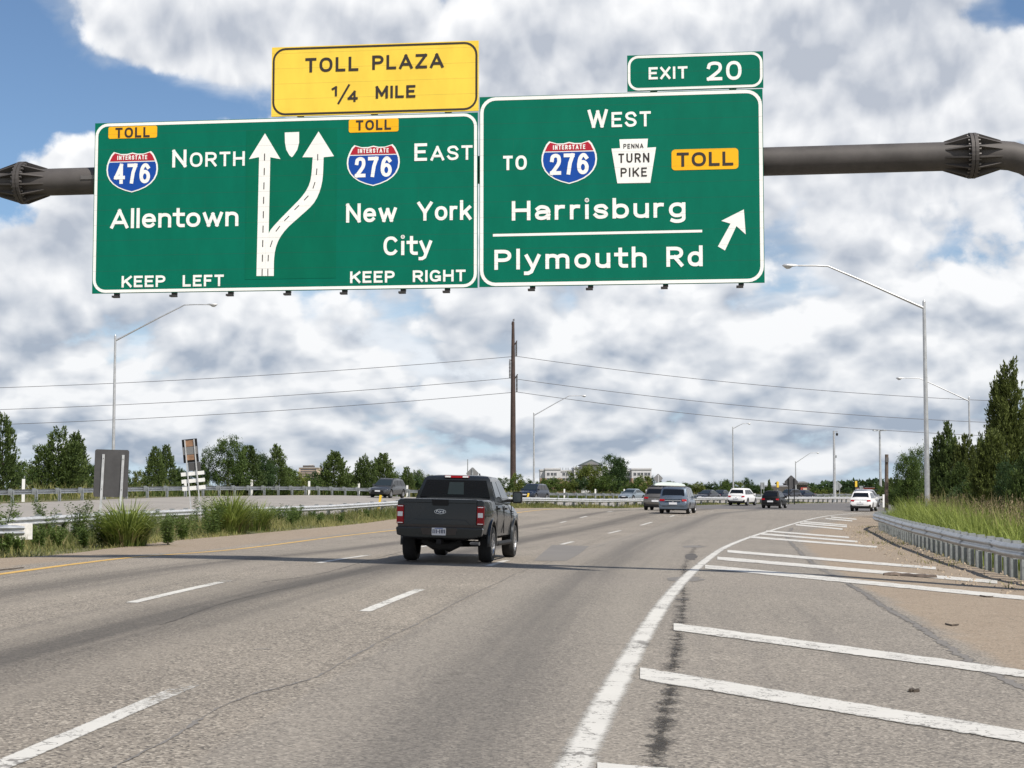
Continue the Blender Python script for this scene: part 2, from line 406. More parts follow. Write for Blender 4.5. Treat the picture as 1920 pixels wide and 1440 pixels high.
def ground_material():
    m = bpy.data.materials.new('verge ground'); m.use_nodes = True
    t = NT(m.node_tree); p = m.node_tree.nodes['Principled BSDF']
    oc = t.new('ShaderNodeTexCoord').outputs['Object']
    n = t.noise(oc, .35, 6, .6); n2 = t.noise(oc, 4, 5, .65)
    c = t.mix(t.ramp(n, .35, .65), (0.075, 0.088, 0.030), (0.20, 0.165, 0.085))
    c = t.mix(t.ramp(n2, .35, .7), c, (0.11, 0.115, 0.045))
    c = t.mix(t.m('MULTIPLY', t.ramp(t.noise(oc, 22, 4, .7), .45, .7), .55), c, (0.27, 0.225, 0.14))
    t.l.new(c, p.inputs['Base Color']); p.inputs['Roughness'].default_value = .95
    b = t.new('ShaderNodeBump'); b.inputs['Distance'].default_value = .05; t.l.new(t.noise(oc, 14, 5, .7), b.inputs['Height']); t.l.new(b.outputs[0], p.inputs['Normal'])
    return m
def leaf_material(name, dark, lightc, trans=.25, rough=.6):
    m = bpy.data.materials.new(name); m.use_nodes = True
    t = NT(m.node_tree); t.n.clear()
    out = t.new('ShaderNodeOutputMaterial'); p = t.new('ShaderNodeBsdfPrincipled'); tr = t.new('ShaderNodeBsdfTranslucent'); mx = t.new('ShaderNodeMixShader')
    a = t.new('ShaderNodeAttribute', attribute_name='tone').outputs['Fac']
    oi = t.new('ShaderNodeObjectInfo').outputs['Random']
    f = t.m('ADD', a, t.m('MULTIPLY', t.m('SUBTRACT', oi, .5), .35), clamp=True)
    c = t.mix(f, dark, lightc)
    t.l.new(c, p.inputs['Base Color']); p.inputs['Roughness'].default_value = rough; p.inputs['Specular IOR Level'].default_value = .25
    t.l.new(t.mix(.5, c, (0.16, 0.22, 0.03)), tr.inputs['Color'])
    mx.inputs[0].default_value = trans
    t.l.new(p.outputs[0], mx.inputs[1]); t.l.new(tr.outputs[0], mx.inputs[2]); t.l.new(mx.outputs[0], out.inputs[0])
    return m

M = {}
M['road'] = road_material()
M['road2'] = simple_asphalt('opposing asphalt', (0.20, 0.185, 0.17), (0.27, 0.25, 0.225))
M['newasphalt'] = simple_asphalt('newer dark asphalt', (0.085, 0.08, 0.08), (0.12, 0.113, 0.11))
M['patch'] = simple_asphalt('asphalt patch', (0.125, 0.117, 0.110), (0.165, 0.154, 0.142))
M['tar'] = simple_asphalt('crack tar', (0.045, 0.042, 0.040), (0.085, 0.078, 0.072))
M['ravel'] = ravel_material()
M['white_mark'] = paint_marking('white road paint', (0.60, 0.585, 0.545), .50)
M['dash_mark'] = paint_marking('white dash paint', (0.60, 0.585, 0.545), .50, fade=.22)
M['edge_mark'] = paint_marking('white edge line paint', (0.60, 0.585, 0.545), .49, soft=.28, amt=.5)
M['yellow_mark'] = paint_marking('yellow road paint', (0.62, 0.38, 0.09), .52, soft=.06, amt=.15)
M['ground'] = ground_material()
M['galv'] = mat('galvanised steel', (0.40, 0.42, 0.44), .42, .75, .16, 5)
M['galvpost'] = mat('galvanised post', (0.30, 0.32, 0.33), .55, .45, .2, 5)
M['galvbright'] = mat('pale galvanised steel', (0.60, 0.61, 0.62), .5, .5, .12, 4)
M['lamp_steel'] = mat('lamp pole aluminium', (0.50, 0.51, 0.52), .45, .6, .1, 3)
M['lamp_lens'] = mat('lamp lens', (0.55, 0.56, 0.55), .2)
M['gantry'] = mat('gantry bronze brown steel', (0.082, 0.075, 0.072), .6, .1, .22, 1.2, spec=.3)
M['bolt'] = mat('bolt steel', (0.16, 0.15, 0.145), .5, .5)
M['dark'] = mat('dark brackets', (0.03, 0.028, 0.028), .6)
M['backsteel'] = mat('sign back grey', (0.085, 0.083, 0.085), .55, .3, .1, 3)
M['panelback'] = mat('aluminium sign back', (0.25, 0.25, 0.25), .5, .5)
def sheet(name, c, streak=.06):
    m = bpy.data.materials.new(name); m.use_nodes = True
    t = NT(m.node_tree); p = m.node_tree.nodes['Principled BSDF']
    oc = t.new('ShaderNodeTexCoord').outputs['Object']
    x, y, z = t.xyz(oc)
    n = t.noise(t.comb(t.m('MULTIPLY', x, 1.2), 0, t.m('MULTIPLY', z, .5)), 2.0, 5, .6)
    c2 = t.mix(t.ramp(n, .3, .7), tuple(k * (1 - streak) for k in c), tuple(min(1, k * (1 + streak)) for k in c))
    n2 = t.noise(t.comb(t.m('MULTIPLY', x, 5), 0, t.m('MULTIPLY', z, .35)), 3.0, 4, .6)
    c2 = t.mix(t.m('MULTIPLY', t.ramp(n2, .6, .85), .10), c2, (0.10, 0.09, 0.08))
    ln = t.m('ABSOLUTE', t.m('SUBTRACT', t.m('FRACT', t.m('DIVIDE', z, .3048)), .5))      # joints of the extruded planks
    c2 = t.mix(t.m('MULTIPLY', t.ramp(ln, .018, .008), .30), c2, (0.05, 0.045, 0.04))
    t.l.new(c2, p.inputs['Base Color']); p.inputs['Roughness'].default_value = .55; p.inputs['Specular IOR Level'].default_value = .12
    return m
M['sgreen'] = sheet('green sign sheeting', (0.0, 0.148, 0.092))
M['swhite'] = sheet('white sign sheeting', (0.90, 0.90, 0.87), .03)
M['syellow'] = sheet('yellow sign sheeting', (0.90, 0.635, 0.085))
M['sorange'] = sheet('amber toll sheeting', (0.93, 0.48, 0.02))
M['sblue'] = sheet('blue shield sheeting', (0.012, 0.072, 0.36))
M['sred'] = sheet('red shield sheeting', (0.44, 0.025, 0.045))
M['sblack'] = mat('black legend', (0.03, 0.022, 0.018), .5)
M['wood'] = mat('weathered wood', (0.135, 0.105, 0.085), .85, 0, .35, 3)
M['plywood'] = mat('plywood', (0.26, 0.15, 0.09), .8, 0, .3, 3)
M['corten'] = mat('dark brown pole steel', (0.062, 0.040, 0.034), .6, .2, .25, 1.5)
M['wire'] = mat('power cable', (0.10, 0.10, 0.11), .6)
M['bark'] = mat('bark', (0.07, 0.055, 0.042), .9, 0, .35, 6)
M['cedar'] = leaf_material('cedar foliage', (0.030, 0.054, 0.018), (0.115, 0.160, 0.045), .2)
M['cedar_gold'] = leaf_material('bronzed cedar foliage', (0.048, 0.062, 0.017), (0.150, 0.180, 0.050), .24)
M['leaf'] = leaf_material('broad green leaves', (0.030, 0.060, 0.016), (0.115, 0.170, 0.040), .3)
M['leaf_yellow'] = leaf_material('yellow green leaves', (0.060, 0.085, 0.018), (0.22, 0.25, 0.060), .3)
M['leaf_dark'] = leaf_material('dark green leaves', (0.018, 0.042, 0.016), (0.060, 0.105, 0.035), .22)
M['grass_green'] = leaf_material('long grass', (0.055, 0.092, 0.018), (0.33, 0.39, 0.10), .3, .5)
M['grass_dry'] = leaf_material('dry grass', (0.17, 0.13, 0.06), (0.42, 0.35, 0.19), .3)
M['grass_mix'] = leaf_material('verge grass', (0.05, 0.085, 0.020), (0.33, 0.30, 0.12), .3)
M['weed'] = leaf_material('weed leaves', (0.045, 0.080, 0.022), (0.18, 0.25, 0.07), .35)
M['tyre'] = mat('tyre rubber', (0.018, 0.018, 0.018), .85)
M['rim'] = mat('alloy rim', (0.45, 0.45, 0.46), .3, .9)
M['glass'] = mat('tinted glass', (0.008, 0.009, 0.011), .08, 0, spec=.42)
M['glass_clear'] = mat('car glass', (0.022, 0.030, 0.034), .06, 0, spec=.6)
M['trim'] = mat('black trim', (0.012, 0.012, 0.013), .6, spec=.25)
M['chrome'] = mat('chrome', (0.75, 0.75, 0.76), .12, 1.0)
M['tail'] = mat('red tail lamp', (0.30, 0.004, 0.010), .3, coat=.0, spec=.25)
M['clearlamp'] = mat('clear lamp', (0.72, 0.74, 0.76), .1, coat=.6)
M['plate'] = mat('plate white', (0.66, 0.67, 0.70), .4)
M['plate_ink'] = mat('plate ink', (0.03, 0.04, 0.10), .5)
M['white_post'] = mat('white plastic post', (0.80, 0.80, 0.78), .5)
M['yellow_post'] = mat('yellow plastic post', (0.75, 0.50, 0.05), .5)
M['concrete'] = mat('pale end cap', (0.62, 0.61, 0.58), .75, 0, .15, 6)

# ------------------------------------------------------------------ ground and roads
def structure(o): o['kind'] = 'structure'; return o
def grid_sheet(name, X, Y, Z, m, uv=None, attr=None):
    ny, nx = X.shape
    vs = np.stack([X, Y, Z], -1).reshape(-1, 3)
    idx = np.arange(ny * nx).reshape(ny, nx)
    q = np.stack([idx[:-1, :-1], idx[:-1, 1:], idx[1:, 1:], idx[1:, :-1]], -1).reshape(-1, 4)
    me = bpy.data.meshes.new(name); me.from_pydata(vs.tolist(), [], q.tolist()); me.update()
    if uv is not None:
        l = me.uv_layers.new(name='lane'); u = uv.reshape(-1, 2)
        vi = np.empty(len(me.loops), np.int32); me.loops.foreach_get('vertex_index', vi)
        l.data.foreach_set('uv', u[vi].ravel().astype(np.float32))
    if attr is not None:
        a = me.attributes.new('dirt', 'FLOAT', 'POINT'); a.data.foreach_set('value', attr.ravel().astype(np.float32))
    me.polygons.foreach_set('use_smooth', [True] * len(me.polygons))
    return structure(mobj(name, me, m))
def axis(*segs):
    out = []
    for a, b, st in segs: out += list(np.arange(a, b, st))
    return np.array(out + [segs[-1][1]])
gx = axis((-4000,-600,400),(-600,-120,40),(-120,-40,8),(-40,45,1.5),(45,140,7),(140,600,46),(600,4000,425))
gy = axis((-200,-20,30),(-20,10,3),(10,150,1.5),(150,280,5),(280,600,40),(600,5000,400))
GX, GY = np.meshgrid(gx, gy); GZ = zg(GX, GY) - .035
grid_sheet('ground', GX, GY, GZ, M['ground'])

ry = axis((-10,6,2),(6,70,.5),(70,150,1),(150,232,2))
nc = 44; tt = np.linspace(0, 1, nc)
XL = fx_grass(ry) - 0.15; XR = fx_right(ry) + .15
RX = XL[:, None] * (1 - tt) + XR[:, None] * tt; RY = np.repeat(ry[:, None], nc, 1)
dd = fx_dash(ry); hd = np.gradient(dd, ry); s_ = np.concatenate([[0], np.cumsum(np.hypot(np.diff(dd), np.diff(ry)))])
LU = (RX - dd[:, None]) * np.cos(np.arctan(hd))[:, None]; LV = np.repeat(s_[:, None], nc, 1)
yl = fx_yel(ry)[:, None]; sl_ = fx_seal(ry)[:, None]
D_left = np.clip((yl - RX - .2) / .8, 0, 1); D_right = np.clip((RX - sl_) / .5, 0, 1) * np.clip((RY - 9) / 5, .3, 1)
D_right = np.where(RY > 62, np.clip((RX - (fx_solid(ry)[:, None] + 1.2)) / 1.2, 0, 1), D_right)
D_right = np.where(RY > 105, 0, D_right)
edge = np.clip(1 - (RX - XL[:, None]) / 1.2, 0, 1) * .3
grid_sheet('road', RX, RY, zg(RX, RY), M['road'], np.stack([LU, LV], -1), np.clip(np.maximum(D_left * .85, D_right) + edge, 0, 1))
# newer dark asphalt across the far bend
fy = axis((134,236,2)); ft = np.linspace(0, 1, 30)
fxl = fx_grass(fy) + .5; fxr = fx_right(fy)
FX = fxl[:, None]*(1-ft) + fxr[:, None]*ft; FY = np.repeat(fy[:, None], 30, 1) - (FX - 20) * .18
grid_sheet('road_resurfaced', FX, FY, zg(FX, FY) + .006, M['newasphalt'])
# opposing carriageway
def resample(c, n):
    s = np.concatenate([[0], np.cumsum(np.linalg.norm(np.diff(c, axis=0), axis=1))]); q = np.linspace(0, s[-1], n)
    return np.stack([np.interp(q, s, c[:, 0]), np.interp(q, s, c[:, 1])], -1)
def offset(c, d):
    t = np.gradient(c, axis=0); t /= np.linalg.norm(t, axis=1)[:, None]
    return c + np.stack([t[:, 1], -t[:, 0]], -1) * d     # positive: to the right of travel
A_ = resample(offset(FARRAIL, 0.7), 130); B_ = resample(offset(MEDIAN, -1.3), 130)
ot = np.linspace(0, 1, 16)
OX = A_[:, None, 0]*(1-ot) + B_[:, None, 0]*ot; OY = A_[:, None, 1]*(1-ot) + B_[:, None, 1]*ot
grid_sheet('opposing_road', OX, OY, zg(OX, OY), M['road2'])

def strip(name, fn, y0, y1, w, m, dz=.005, step=.5, jag=0.0, kind='structure'):
    ys = np.arange(y0, y1 + 1e-6, step) if y1 - y0 > step * 2 else np.linspace(y0, y1, 4)
    x = fn(ys); s = np.gradient(x, ys); c = np.sqrt(1 + s * s)
    wl = w / 2 * c + rng.normal(0, 1, len(ys)) * jag; wr = w / 2 * c + rng.normal(0, 1, len(ys)) * jag
    X = np.stack([x - wl, x, x + wr], 1); Y = np.repeat(ys[:, None], 3, 1)
    uv = np.stack([np.repeat([[0, .5, 1]], len(ys), 0), np.repeat(((ys - y0)/(y1 - y0))[:, None], 3, 1)], -1)
    o = grid_sheet(name, X, Y, zg(X, Y) + dz, m, uv); return o
# edge lines and lane dashes
strip('road_line_yellow', fx_yel, 4, 128, .21, M['yellow_mark'])
strip('road_line_white', fx_solid, 6, 118, .30, M['edge_mark'], jag=.002, step=.08)
def dashes(fn, spans, w=.185):
    for a, b in spans: strip('road_lane_marking', fn, a, b, w, M['dash_mark'])
Yp = lambda u, v: ground(u, v)[1]
dashes(fx_dash, [(5.5, Yp(365,1275)), (Yp(697,1147), Yp(832,1103)), (Yp(940,1062), Yp(985,1050)), (Yp(1057,1021), Yp(1085,1015)), (Yp(1137,1000), Yp(1160,994)), (Yp(1190,985), Yp(1212,981)), (82.5,85.6),(95,98),(107,110),(119,122)])
dashes(fx_dash0, [(Yp(235,1130), Yp(450,1088)), (Yp(605,1056), Yp(702,1040)), (44.5,47.8), (56,59), (Yp(1030,980), Yp(1058,977)), (Yp(1100,971), Yp(1122,968)), (92,95),(104,107),(116,119),(128,131)])
# hatching across the gore: (left px, right px, thickness px)
HATCH = [((1120,1438),(1290,1452),14),((1200,1264),(1990,1395),26),((1263,1176),(1990,1274),16),((1322,1063),(1920,1122),8.5),((1345,1047),(1870,1092),7),((1364,1034),(1755,1066),5.5),
         ((1404,1007),(1645,1026),4),((1424,1001),(1608,1016),3.6),((1437,996),(1592,1008),3.2),((1492,984),(1580,992.5),2.8),((1500,981),(1588,988),2.6),((1508,978.5),(1588,985),2.4),((1548,972.3),(1598,977),2.2),((1558,969.6),(1606,974),2.0)]
for (a, b, th) in HATCH:
    n = 60 if th > 5 else 12; V = []; Fc = []
    for i in range(n + 1):
        t = i / n; u = a[0] + (b[0]-a[0])*t; v = a[1] + (b[1]-a[1])*t
        for k in (-.5, .5):
            X, Y = ground(u, v - k * th + rng.normal(0, .015) * th)
            V.append((X, Y, zg1(X, Y) + .009))
    P = np.array(V).reshape(n + 1, 2, 3); mid = P.mean(1, keepdims=True); P = np.concatenate([P[:, :1], mid, P[:, 1:]], 1)
    uv = np.stack([np.repeat([[0, .5, 1]], n + 1, 0), np.repeat(np.linspace(0, 1, n + 1)[:, None], 3, 1)], -1)
    grid_sheet('road_hatch_marking', P[..., 0], P[..., 1], P[..., 2], M['white_mark'], uv)
# worn crack seals and seams
def path_strip(name, pxs, w, m, dz, jag=.02, step=.15):
    c = smooth_curve([ground(*q) for q in pxs], step)
    t = np.gradient(c, axis=0); t /= np.linalg.norm(t, axis=1)[:, None]; nrm = np.stack([t[:, 1], -t[:, 0]], -1)
    n = len(c); off = np.cumsum(rng.normal(0, 1, n)) * .004; off -= np.linspace(0, off[-1], n)
    wl = np.abs(w/2 + rng.normal(0, 1, n) * jag); wr = np.abs(w/2 + rng.normal(0, 1, n) * jag)
    A = c + nrm * (off - wl)[:, None]; B = c + nrm * (off + wr)[:, None]
    P = np.stack([A, (A + B)/2, B], 1); uv = np.stack([np.repeat([[0, .5, 1]], n, 0), np.repeat(np.linspace(0, 1, n)[:, None], 3, 1)], -1)
    return grid_sheet(name, P[..., 0], P[..., 1], zg(P[..., 0], P[..., 1]) + dz, m, uv)
path_strip('road_seam', [(210,1440),(330,1380),(460,1310),(610,1265),(720,1203),(880,1125),(1010,1062),(1120,1025),(1250,981),(1350,964)], .013, M['patch'], .004, .010, .08)
path_strip('road_crack_seal', [(1960,1305),(1855,1262),(1720,1180),(1640,1130),(1560,1080),(1505,1040),(1480,1005),(1486,990)], .10, M['patch'], .004, .028, .05)
path_strip('road_crack', [(1226,1440),(1250,1300),(1262,1210),(1270,1160),(1277,1110),(1283,1060),(1300,1030),(1310,1022)], .36, M['ravel'], .004, .03, .08)
path_strip('road_crack', [(1232,1440),(1257,1300),(1268,1210),(1273,1160),(1279,1110),(1286,1060)], .12, M['ravel'], .0045, .02, .05)
path_strip('road_crack', [(1217,1440),(1244,1300),(1258,1210),(1266,1160)], .16, M['ravel'], .0045, .03, .05)
path_strip('road_crack', [(300,1172),(440,1125),(600,1090),(700,1062)], .012, M['tar'], .004, .007)
path_strip('road_crack', [(490,1092),(620,1072),(760,1033)], .014, M['tar'], .004, .008)
def blotch(name, pxc, ru, rv, m, dz=.0045, seed=0):
    r_ = np.random.default_rng(seed); V = []
    n = 26
    for k in range(n):
        a = 2*math.pi*k/n; q = 1 + r_.normal(0, .10)
        X, Y = ground(pxc[0] + ru*math.cos(a)*q, pxc[1] + rv*math.sin(a)*q); V.append((X, Y, zg1(X, Y) + dz))
    return structure(pobj(name, V, [tuple(range(n))], m))
V = []
for q in ((1035,1022),(1105,1024),(1085,1040),(1062,1052),(1000,1052),(1018,1036)):
    X, Y = ground(*q); V.append((X, Y, zg1(X, Y) + .0045))
structure(pobj('road_patch', V, [tuple(range(len(V)))], M['patch']))
blotch('road_patch', (1285,1086), 36, 4.5, M['patch'], seed=1); blotch('road_patch', (1296,1044), 12, 6, M['tar'], seed=2); blotch('road_patch', (1300,1025), 22, 2, M['patch'], seed=3)
blotch('road_patch', (1278,1124), 14, 1.6, M['tar'], seed=4)
# ------------------------------------------------------------------ lettering: a highway alphabet drawn as strokes
def arc(cx, cy, rx, ry, a0, a1, n=14, e=2.0):
    out = []
    for i in range(n + 1):
        a = R(a0 + (a1 - a0) * i / n); c, s = math.cos(a), math.sin(a)
        out.append((cx + rx * math.copysign(abs(c) ** (2/e), c), cy + ry * math.copysign(abs(s) ** (2/e), s)))
    return out
def spl(pts, n=6):
    p = [np.array(q, float) for q in pts]; p = [2*p[0]-p[1]] + p + [2*p[-1]-p[-2]]; out = []
    for i in range(1, len(p) - 2):
        for k in range(n):
            t = k / n
            out.append(tuple(.5*((2*p[i]) + (p[i+1]-p[i-1])*t + (2*p[i-1]-5*p[i]+4*p[i+1]-p[i+2])*t*t + (3*p[i]-p[i-1]-3*p[i+1]+p[i+2])*t**3)))
    out.append(tuple(p[-2])); return out
def glyph(ch, h, wf=1.0):
    """width and centre-line strokes of a letter, cap height 1, half stroke h"""
    xh = .75
    def box(w, strokes, top=1.0):
        w = w * wf
        return w, [[(h + X * (w - 2*h), h + Y * (top - 2*h)) for X, Y in s] for s in strokes]
    if ch == ' ': return .55 * wf, []
    if ch == 'T': return box(.68, [[(0,1),(1,1)], [(.5,1),(.5,0)]])
    if ch == 'O': return box(.80, [arc(.5,.5,.5,.5,90,450,32,2.35)])
    if ch == 'L': return box(.60, [[(0,1),(0,0)],[(0,0),(1,0)]])
    if ch == 'P': return box(.70, [[(0,1),(0,0)],[(0,1),(.5,1)]+arc(.5,.735,.5,.265,90,-90,12,2.3)[1:]+[(0,.47)]])
    if ch == 'R': return box(.72, [[(0,1),(0,0)],[(0,1),(.5,1)]+arc(.5,.735,.5,.265,90,-90,12,2.3)[1:]+[(0,.47)],[(.5,.47),(1,0)]])
    if ch == 'B': return box(.70, [[(0,1),(0,0)],[(0,1),(.5,1)]+arc(.5,.755,.44,.245,90,-90,10)[1:]+[(0,.51)],[(.5,.51)]+arc(.5,.255,.5,.255,90,-90,10)[1:]+[(0,0)]])
    if ch == 'A': return box(.84, [[(0,0),(.5,1)],[(.5,1),(1,0)],[(.2,.27),(.8,.27)]])
    if ch == 'Z': return box(.70, [[(0,1),(1,1)],[(1,1),(0,0)],[(0,0),(1,0)]])
    if ch == 'M': return box(.86, [[(0,1),(0,0)],[(0,1),(.5,.22)],[(.5,.22),(1,1)],[(1,1),(1,0)]])
    if ch == 'I': return 2*h, [[(h,1-h),(h,h)]]
    if ch == 'E': return box(.64, [[(0,1),(0,0)],[(0,1),(1,1)],[(0,.52),(.85,.52)],[(0,0),(1,0)]])
    if ch == 'F': return box(.62, [[(0,1),(0,0)],[(0,1),(1,1)],[(0,.5),(.82,.5)]])
    if ch == 'N': return box(.74, [[(0,0),(0,1)],[(0,1),(1,0)],[(1,0),(1,1)]])
    if ch == 'H': return box(.74, [[(0,1),(0,0)],[(1,1),(1,0)],[(0,.52),(1,.52)]])
    if ch == 'K': return box(.74, [[(0,1),(0,0)],[(1,1),(.02,.36)],[(.36,.6),(1,0)]])
    if ch == 'X': return box(.72, [[(0,1),(1,0)],[(0,0),(1,1)]])
    if ch == 'U': return box(.72, [[(0,1),(0,.35)]+arc(.5,.35,.5,.35,180,360,14,2.3)[1:]+[(1,1)]])
    if ch == 'D': return box(.74, [[(0,1),(0,0)],[(0,1),(.4,1)]+arc(.4,.5,.6,.5,90,-90,16,2.4)[1:]+[(0,0)]])
    if ch == 'Y': return box(.80, [[(0,1),(.5,.42)],[(1,1),(.5,.42)],[(.5,.45),(.5,0)]])
    if ch == 'W': return box(1.02, [[(0,1),(.25,0)],[(.25,0),(.5,.94)],[(.5,.94),(.75,0)],[(.75,0),(1,1)]])
    if ch == 'G': return box(.78, [arc(.5,.5,.5,.5,42,345,24,2.35),[(1,.4),(1,.08)],[(1,.42),(.6,.42)]])
    if ch == 'C': return box(.76, [arc(.5,.5,.5,.5,42,318,22,2.3)])
    if ch == 'S': return box(.70, [spl([(.97,.80),(.78,.97),(.45,1),(.13,.92),(.03,.74),(.20,.57),(.5,.505),(.82,.43),(1,.25),(.86,.07),(.5,0),(.2,.04),(.0,.2)])])
    if ch == '0': return box(.72, [arc(.5,.5,.5,.5,90,450,28,2.35)])
    if ch == '1': return box(.34, [[(1,0),(1,1)],[(1,1),(0,.80)]])
    if ch == '2': return box(.72, [spl([(.02,.74),(.12,.93),(.5,1),(.88,.93),(.98,.72),(.88,.52),(.5,.27),(.02,0)]),[(0,0),(1,0)]])
    if ch == '3': return box(.70, [spl([(.02,.82),(.2,.97),(.5,1),(.85,.92),(.95,.75),(.8,.57),(.42,.53)]),spl([(.42,.53),(.85,.46),(1,.26),(.85,.06),(.5,0),(.18,.04),(0,.2)])])
    if ch == '4': return box(.76, [[(.72,0),(.72,1)],[(.72,1),(0,.27)],[(0,.27),(1,.27)]])
    if ch == '6': return box(.74, [arc(.5,.30,.5,.30,90,450,24), spl([(.93,.86),(.7,.99),(.42,.98),(.14,.80),(.0,.48),(.0,.33)])])
    if ch == '7': return box(.70, [[(0,1),(1,1)],[(1,1),(.62,.55),(.42,0)]])
    if ch == '8': return box(.72, [arc(.5,.765,.42,.235,90,450,20), arc(.5,.27,.5,.27,90,450,22)])
    if ch == '/': return box(.5, [[(0,-.12),(1,1.05)]])
    if ch == '-': return .4*wf, [[(h,.48),(.4*wf-h,.48)]]
    # lower case
    if ch == 'l': return 2*h, [[(h,1.04-h),(h,h)]]
    if ch == 'i': return 2*h+.02, [[(h,xh-h),(h,h)], arc(h,1.0-h*.4,.02,.02,0,360,8)]
    bowl = lambda: arc(.5,.5,.5,.5,90,450,26,2.2)
    if ch == 'o': return box(.66, [bowl()], xh)
    if ch == 'e': return box(.64, [[(.02,.52),(.98,.52)], arc(.5,.5,.5,.5,2,318,24,2.25)], xh)
    if ch == 'n': return box(.60, [[(0,1),(0,0)],[(0,.62)]+arc(.5,.62,.5,.38,180,0,14,2.3)[1:]+[(1,0)]], xh)
    if ch == 'm': return box(.98, [[(0,1),(0,0)],[(0,.66)]+arc(.25,.66,.25,.34,180,0,12,2.3)[1:]+[(.5,0)],[(.5,.66)]+arc(.75,.66,.25,.34,180,0,12,2.3)[1:]+[(1,0)]], xh)
    if ch == 'r': return box(.42, [[(0,1),(0,0)],[(0,.55)]+arc(.75,.58,.75,.42,180,78,10,2.2)[1:]], xh)
    if ch == 'u': return box(.60, [[(1,1),(1,0)],[(0,1),(0,.38)]+arc(.5,.38,.5,.38,180,360,14,2.3)[1:]], xh)
    if ch == 'w': return box(.92, [[(0,1),(.25,0)],[(.25,0),(.5,.95)],[(.5,.95),(.75,0)],[(.75,0),(1,1)]], xh)
    if ch == 's': return box(.56, [spl([(.97,.80),(.78,.97),(.45,1),(.13,.92),(.03,.74),(.20,.57),(.5,.505),(.82,.43),(1,.25),(.86,.07),(.5,0),(.2,.04),(.0,.2)])], xh)
    if ch == 'a': return box(.60, [[(1,.62),(1,0)],spl([(.06,.84),(.3,1),(.62,.99),(.9,.86),(1,.62)]),spl([(1,.55),(.5,.56),(.15,.5),(0,.3),(.1,.08),(.4,0),(.75,.08),(1,.3)])], xh)
    if ch == 't': return .46*wf, [[(.20*wf,1.0-h),(.20*wf,h+.16)]+arc(.20*wf+.15,h+.15,.15,.15,180,270,6)[1:]+[(.44*wf,h)],[(.03,xh-h),(.44*wf,xh-h)]]
    if ch == 'b': w, s = box(.64, [bowl()], xh); return w, s + [[(h,1.04-h),(h,h)]]
    if ch == 'd': w, s = box(.64, [bowl()], xh); return w, s + [[(w-h,1.04-h),(w-h,h)]]
    if ch == 'h': w, s = box(.60, [[(0,.62)]+arc(.5,.62,.5,.38,180,0,14,2.3)[1:]+[(1,0)]], xh); return w, s + [[(h,1.04-h),(h,h)]]
    if ch == 'k': w, s = box(.60, [[(.95,1),(.05,.34)],[(.4,.62),(1,0)]], xh); return w, s + [[(h,1.04-h),(h,h)]]
    if ch == 'g': w, s = box(.64, [bowl()], xh); return w, s + [[(w-h,xh-h),(w-h,-.05)] + arc(w/2,-.05,w/2-h,.15,0,-140,12)[1:]]
    if ch == 'y': w, s = box(.64, [[(0,1),(.5,.02)]], xh); return w, s + [[(w-h,xh-h),(w*.42,-.12),(w*.22,-.2),(h*.5,-.2)]]
    return box(.6, [[(0,0),(0,1)],[(0,1),(1,1)],[(1,1),(1,0)],[(1,0),(0,0)]])
def stroke_ribbon(pts, h):
    P = [np.array(p, float) for p in pts]
    closed = np.linalg.norm(P[0] - P[-1]) < 1e-6 and len(P) > 3
    if closed: P = P[:-1]
    n = len(P); V = []
    if not closed:
        d0 = (P[0]-P[1]); P[0] = P[0] + d0/np.linalg.norm(d0)*h; d1 = (P[-1]-P[-2]); P[-1] = P[-1] + d1/np.linalg.norm(d1)*h
    for i in range(n):
        a = P[i] - P[i-1] if (i > 0 or closed) else P[1] - P[0]
        b = P[(i+1) % n] - P[i] if (i < n-1 or closed) else P[-1] - P[-2]
        a = a/np.linalg.norm(a); b = b/np.linalg.norm(b); t = a + b; t = t/max(np.linalg.norm(t), 1e-6)
        nr = np.array([-t[1], t[0]]); k = h / max(.6, abs(np.dot(nr, np.array([-b[1], b[0]]))))
        V += [P[i] + nr*k, P[i] - nr*k]
    m = n if closed else n - 1
    Fc = [(2*i, 2*i+1, 2*((i+1) % n)+1, 2*((i+1) % n)) for i in range(m)]
    return V, Fc
def text_mesh(mb, text, s0, s1, z, cap, y, th=.19, gap=.19, narrow=1.0):
    """letters of a line between s0 and s1 on the local x axis, baseline z, lying in the plane y (front is -y); sizes: (text, scale) runs"""
    runs = text if isinstance(text, list) else [(text, 1.0)]
    def lay(wf, out=False):
        x = 0.0; res = []
        for tx, sc in runs:
            for ch in tx:
                h = th / 2 * (1 if sc == 1 else 1.0) / 1
                w, st = glyph(ch, h, wf); res.append((x, sc, st, h)); x += (w + gap) * sc
        return x - gap * runs[-1][1], res
    tot = (s1 - s0) / cap
    lo, hi = .35, 2.4
    for _ in range(40):
        mdl = (lo + hi) / 2
        if lay(mdl)[0] < tot: lo = mdl
        else: hi = mdl
    W_, res = lay(lo); j = 0
    for x, sc, st, h in res:
        for k, pts in enumerate(st):
            V, Fc = stroke_ribbon(pts, h); yy = y - .0012 * (k % 4)
            mb.add([(s0 + (x + p[0] * sc) * cap, yy, z + p[1] * sc * cap) for p in V], Fc)

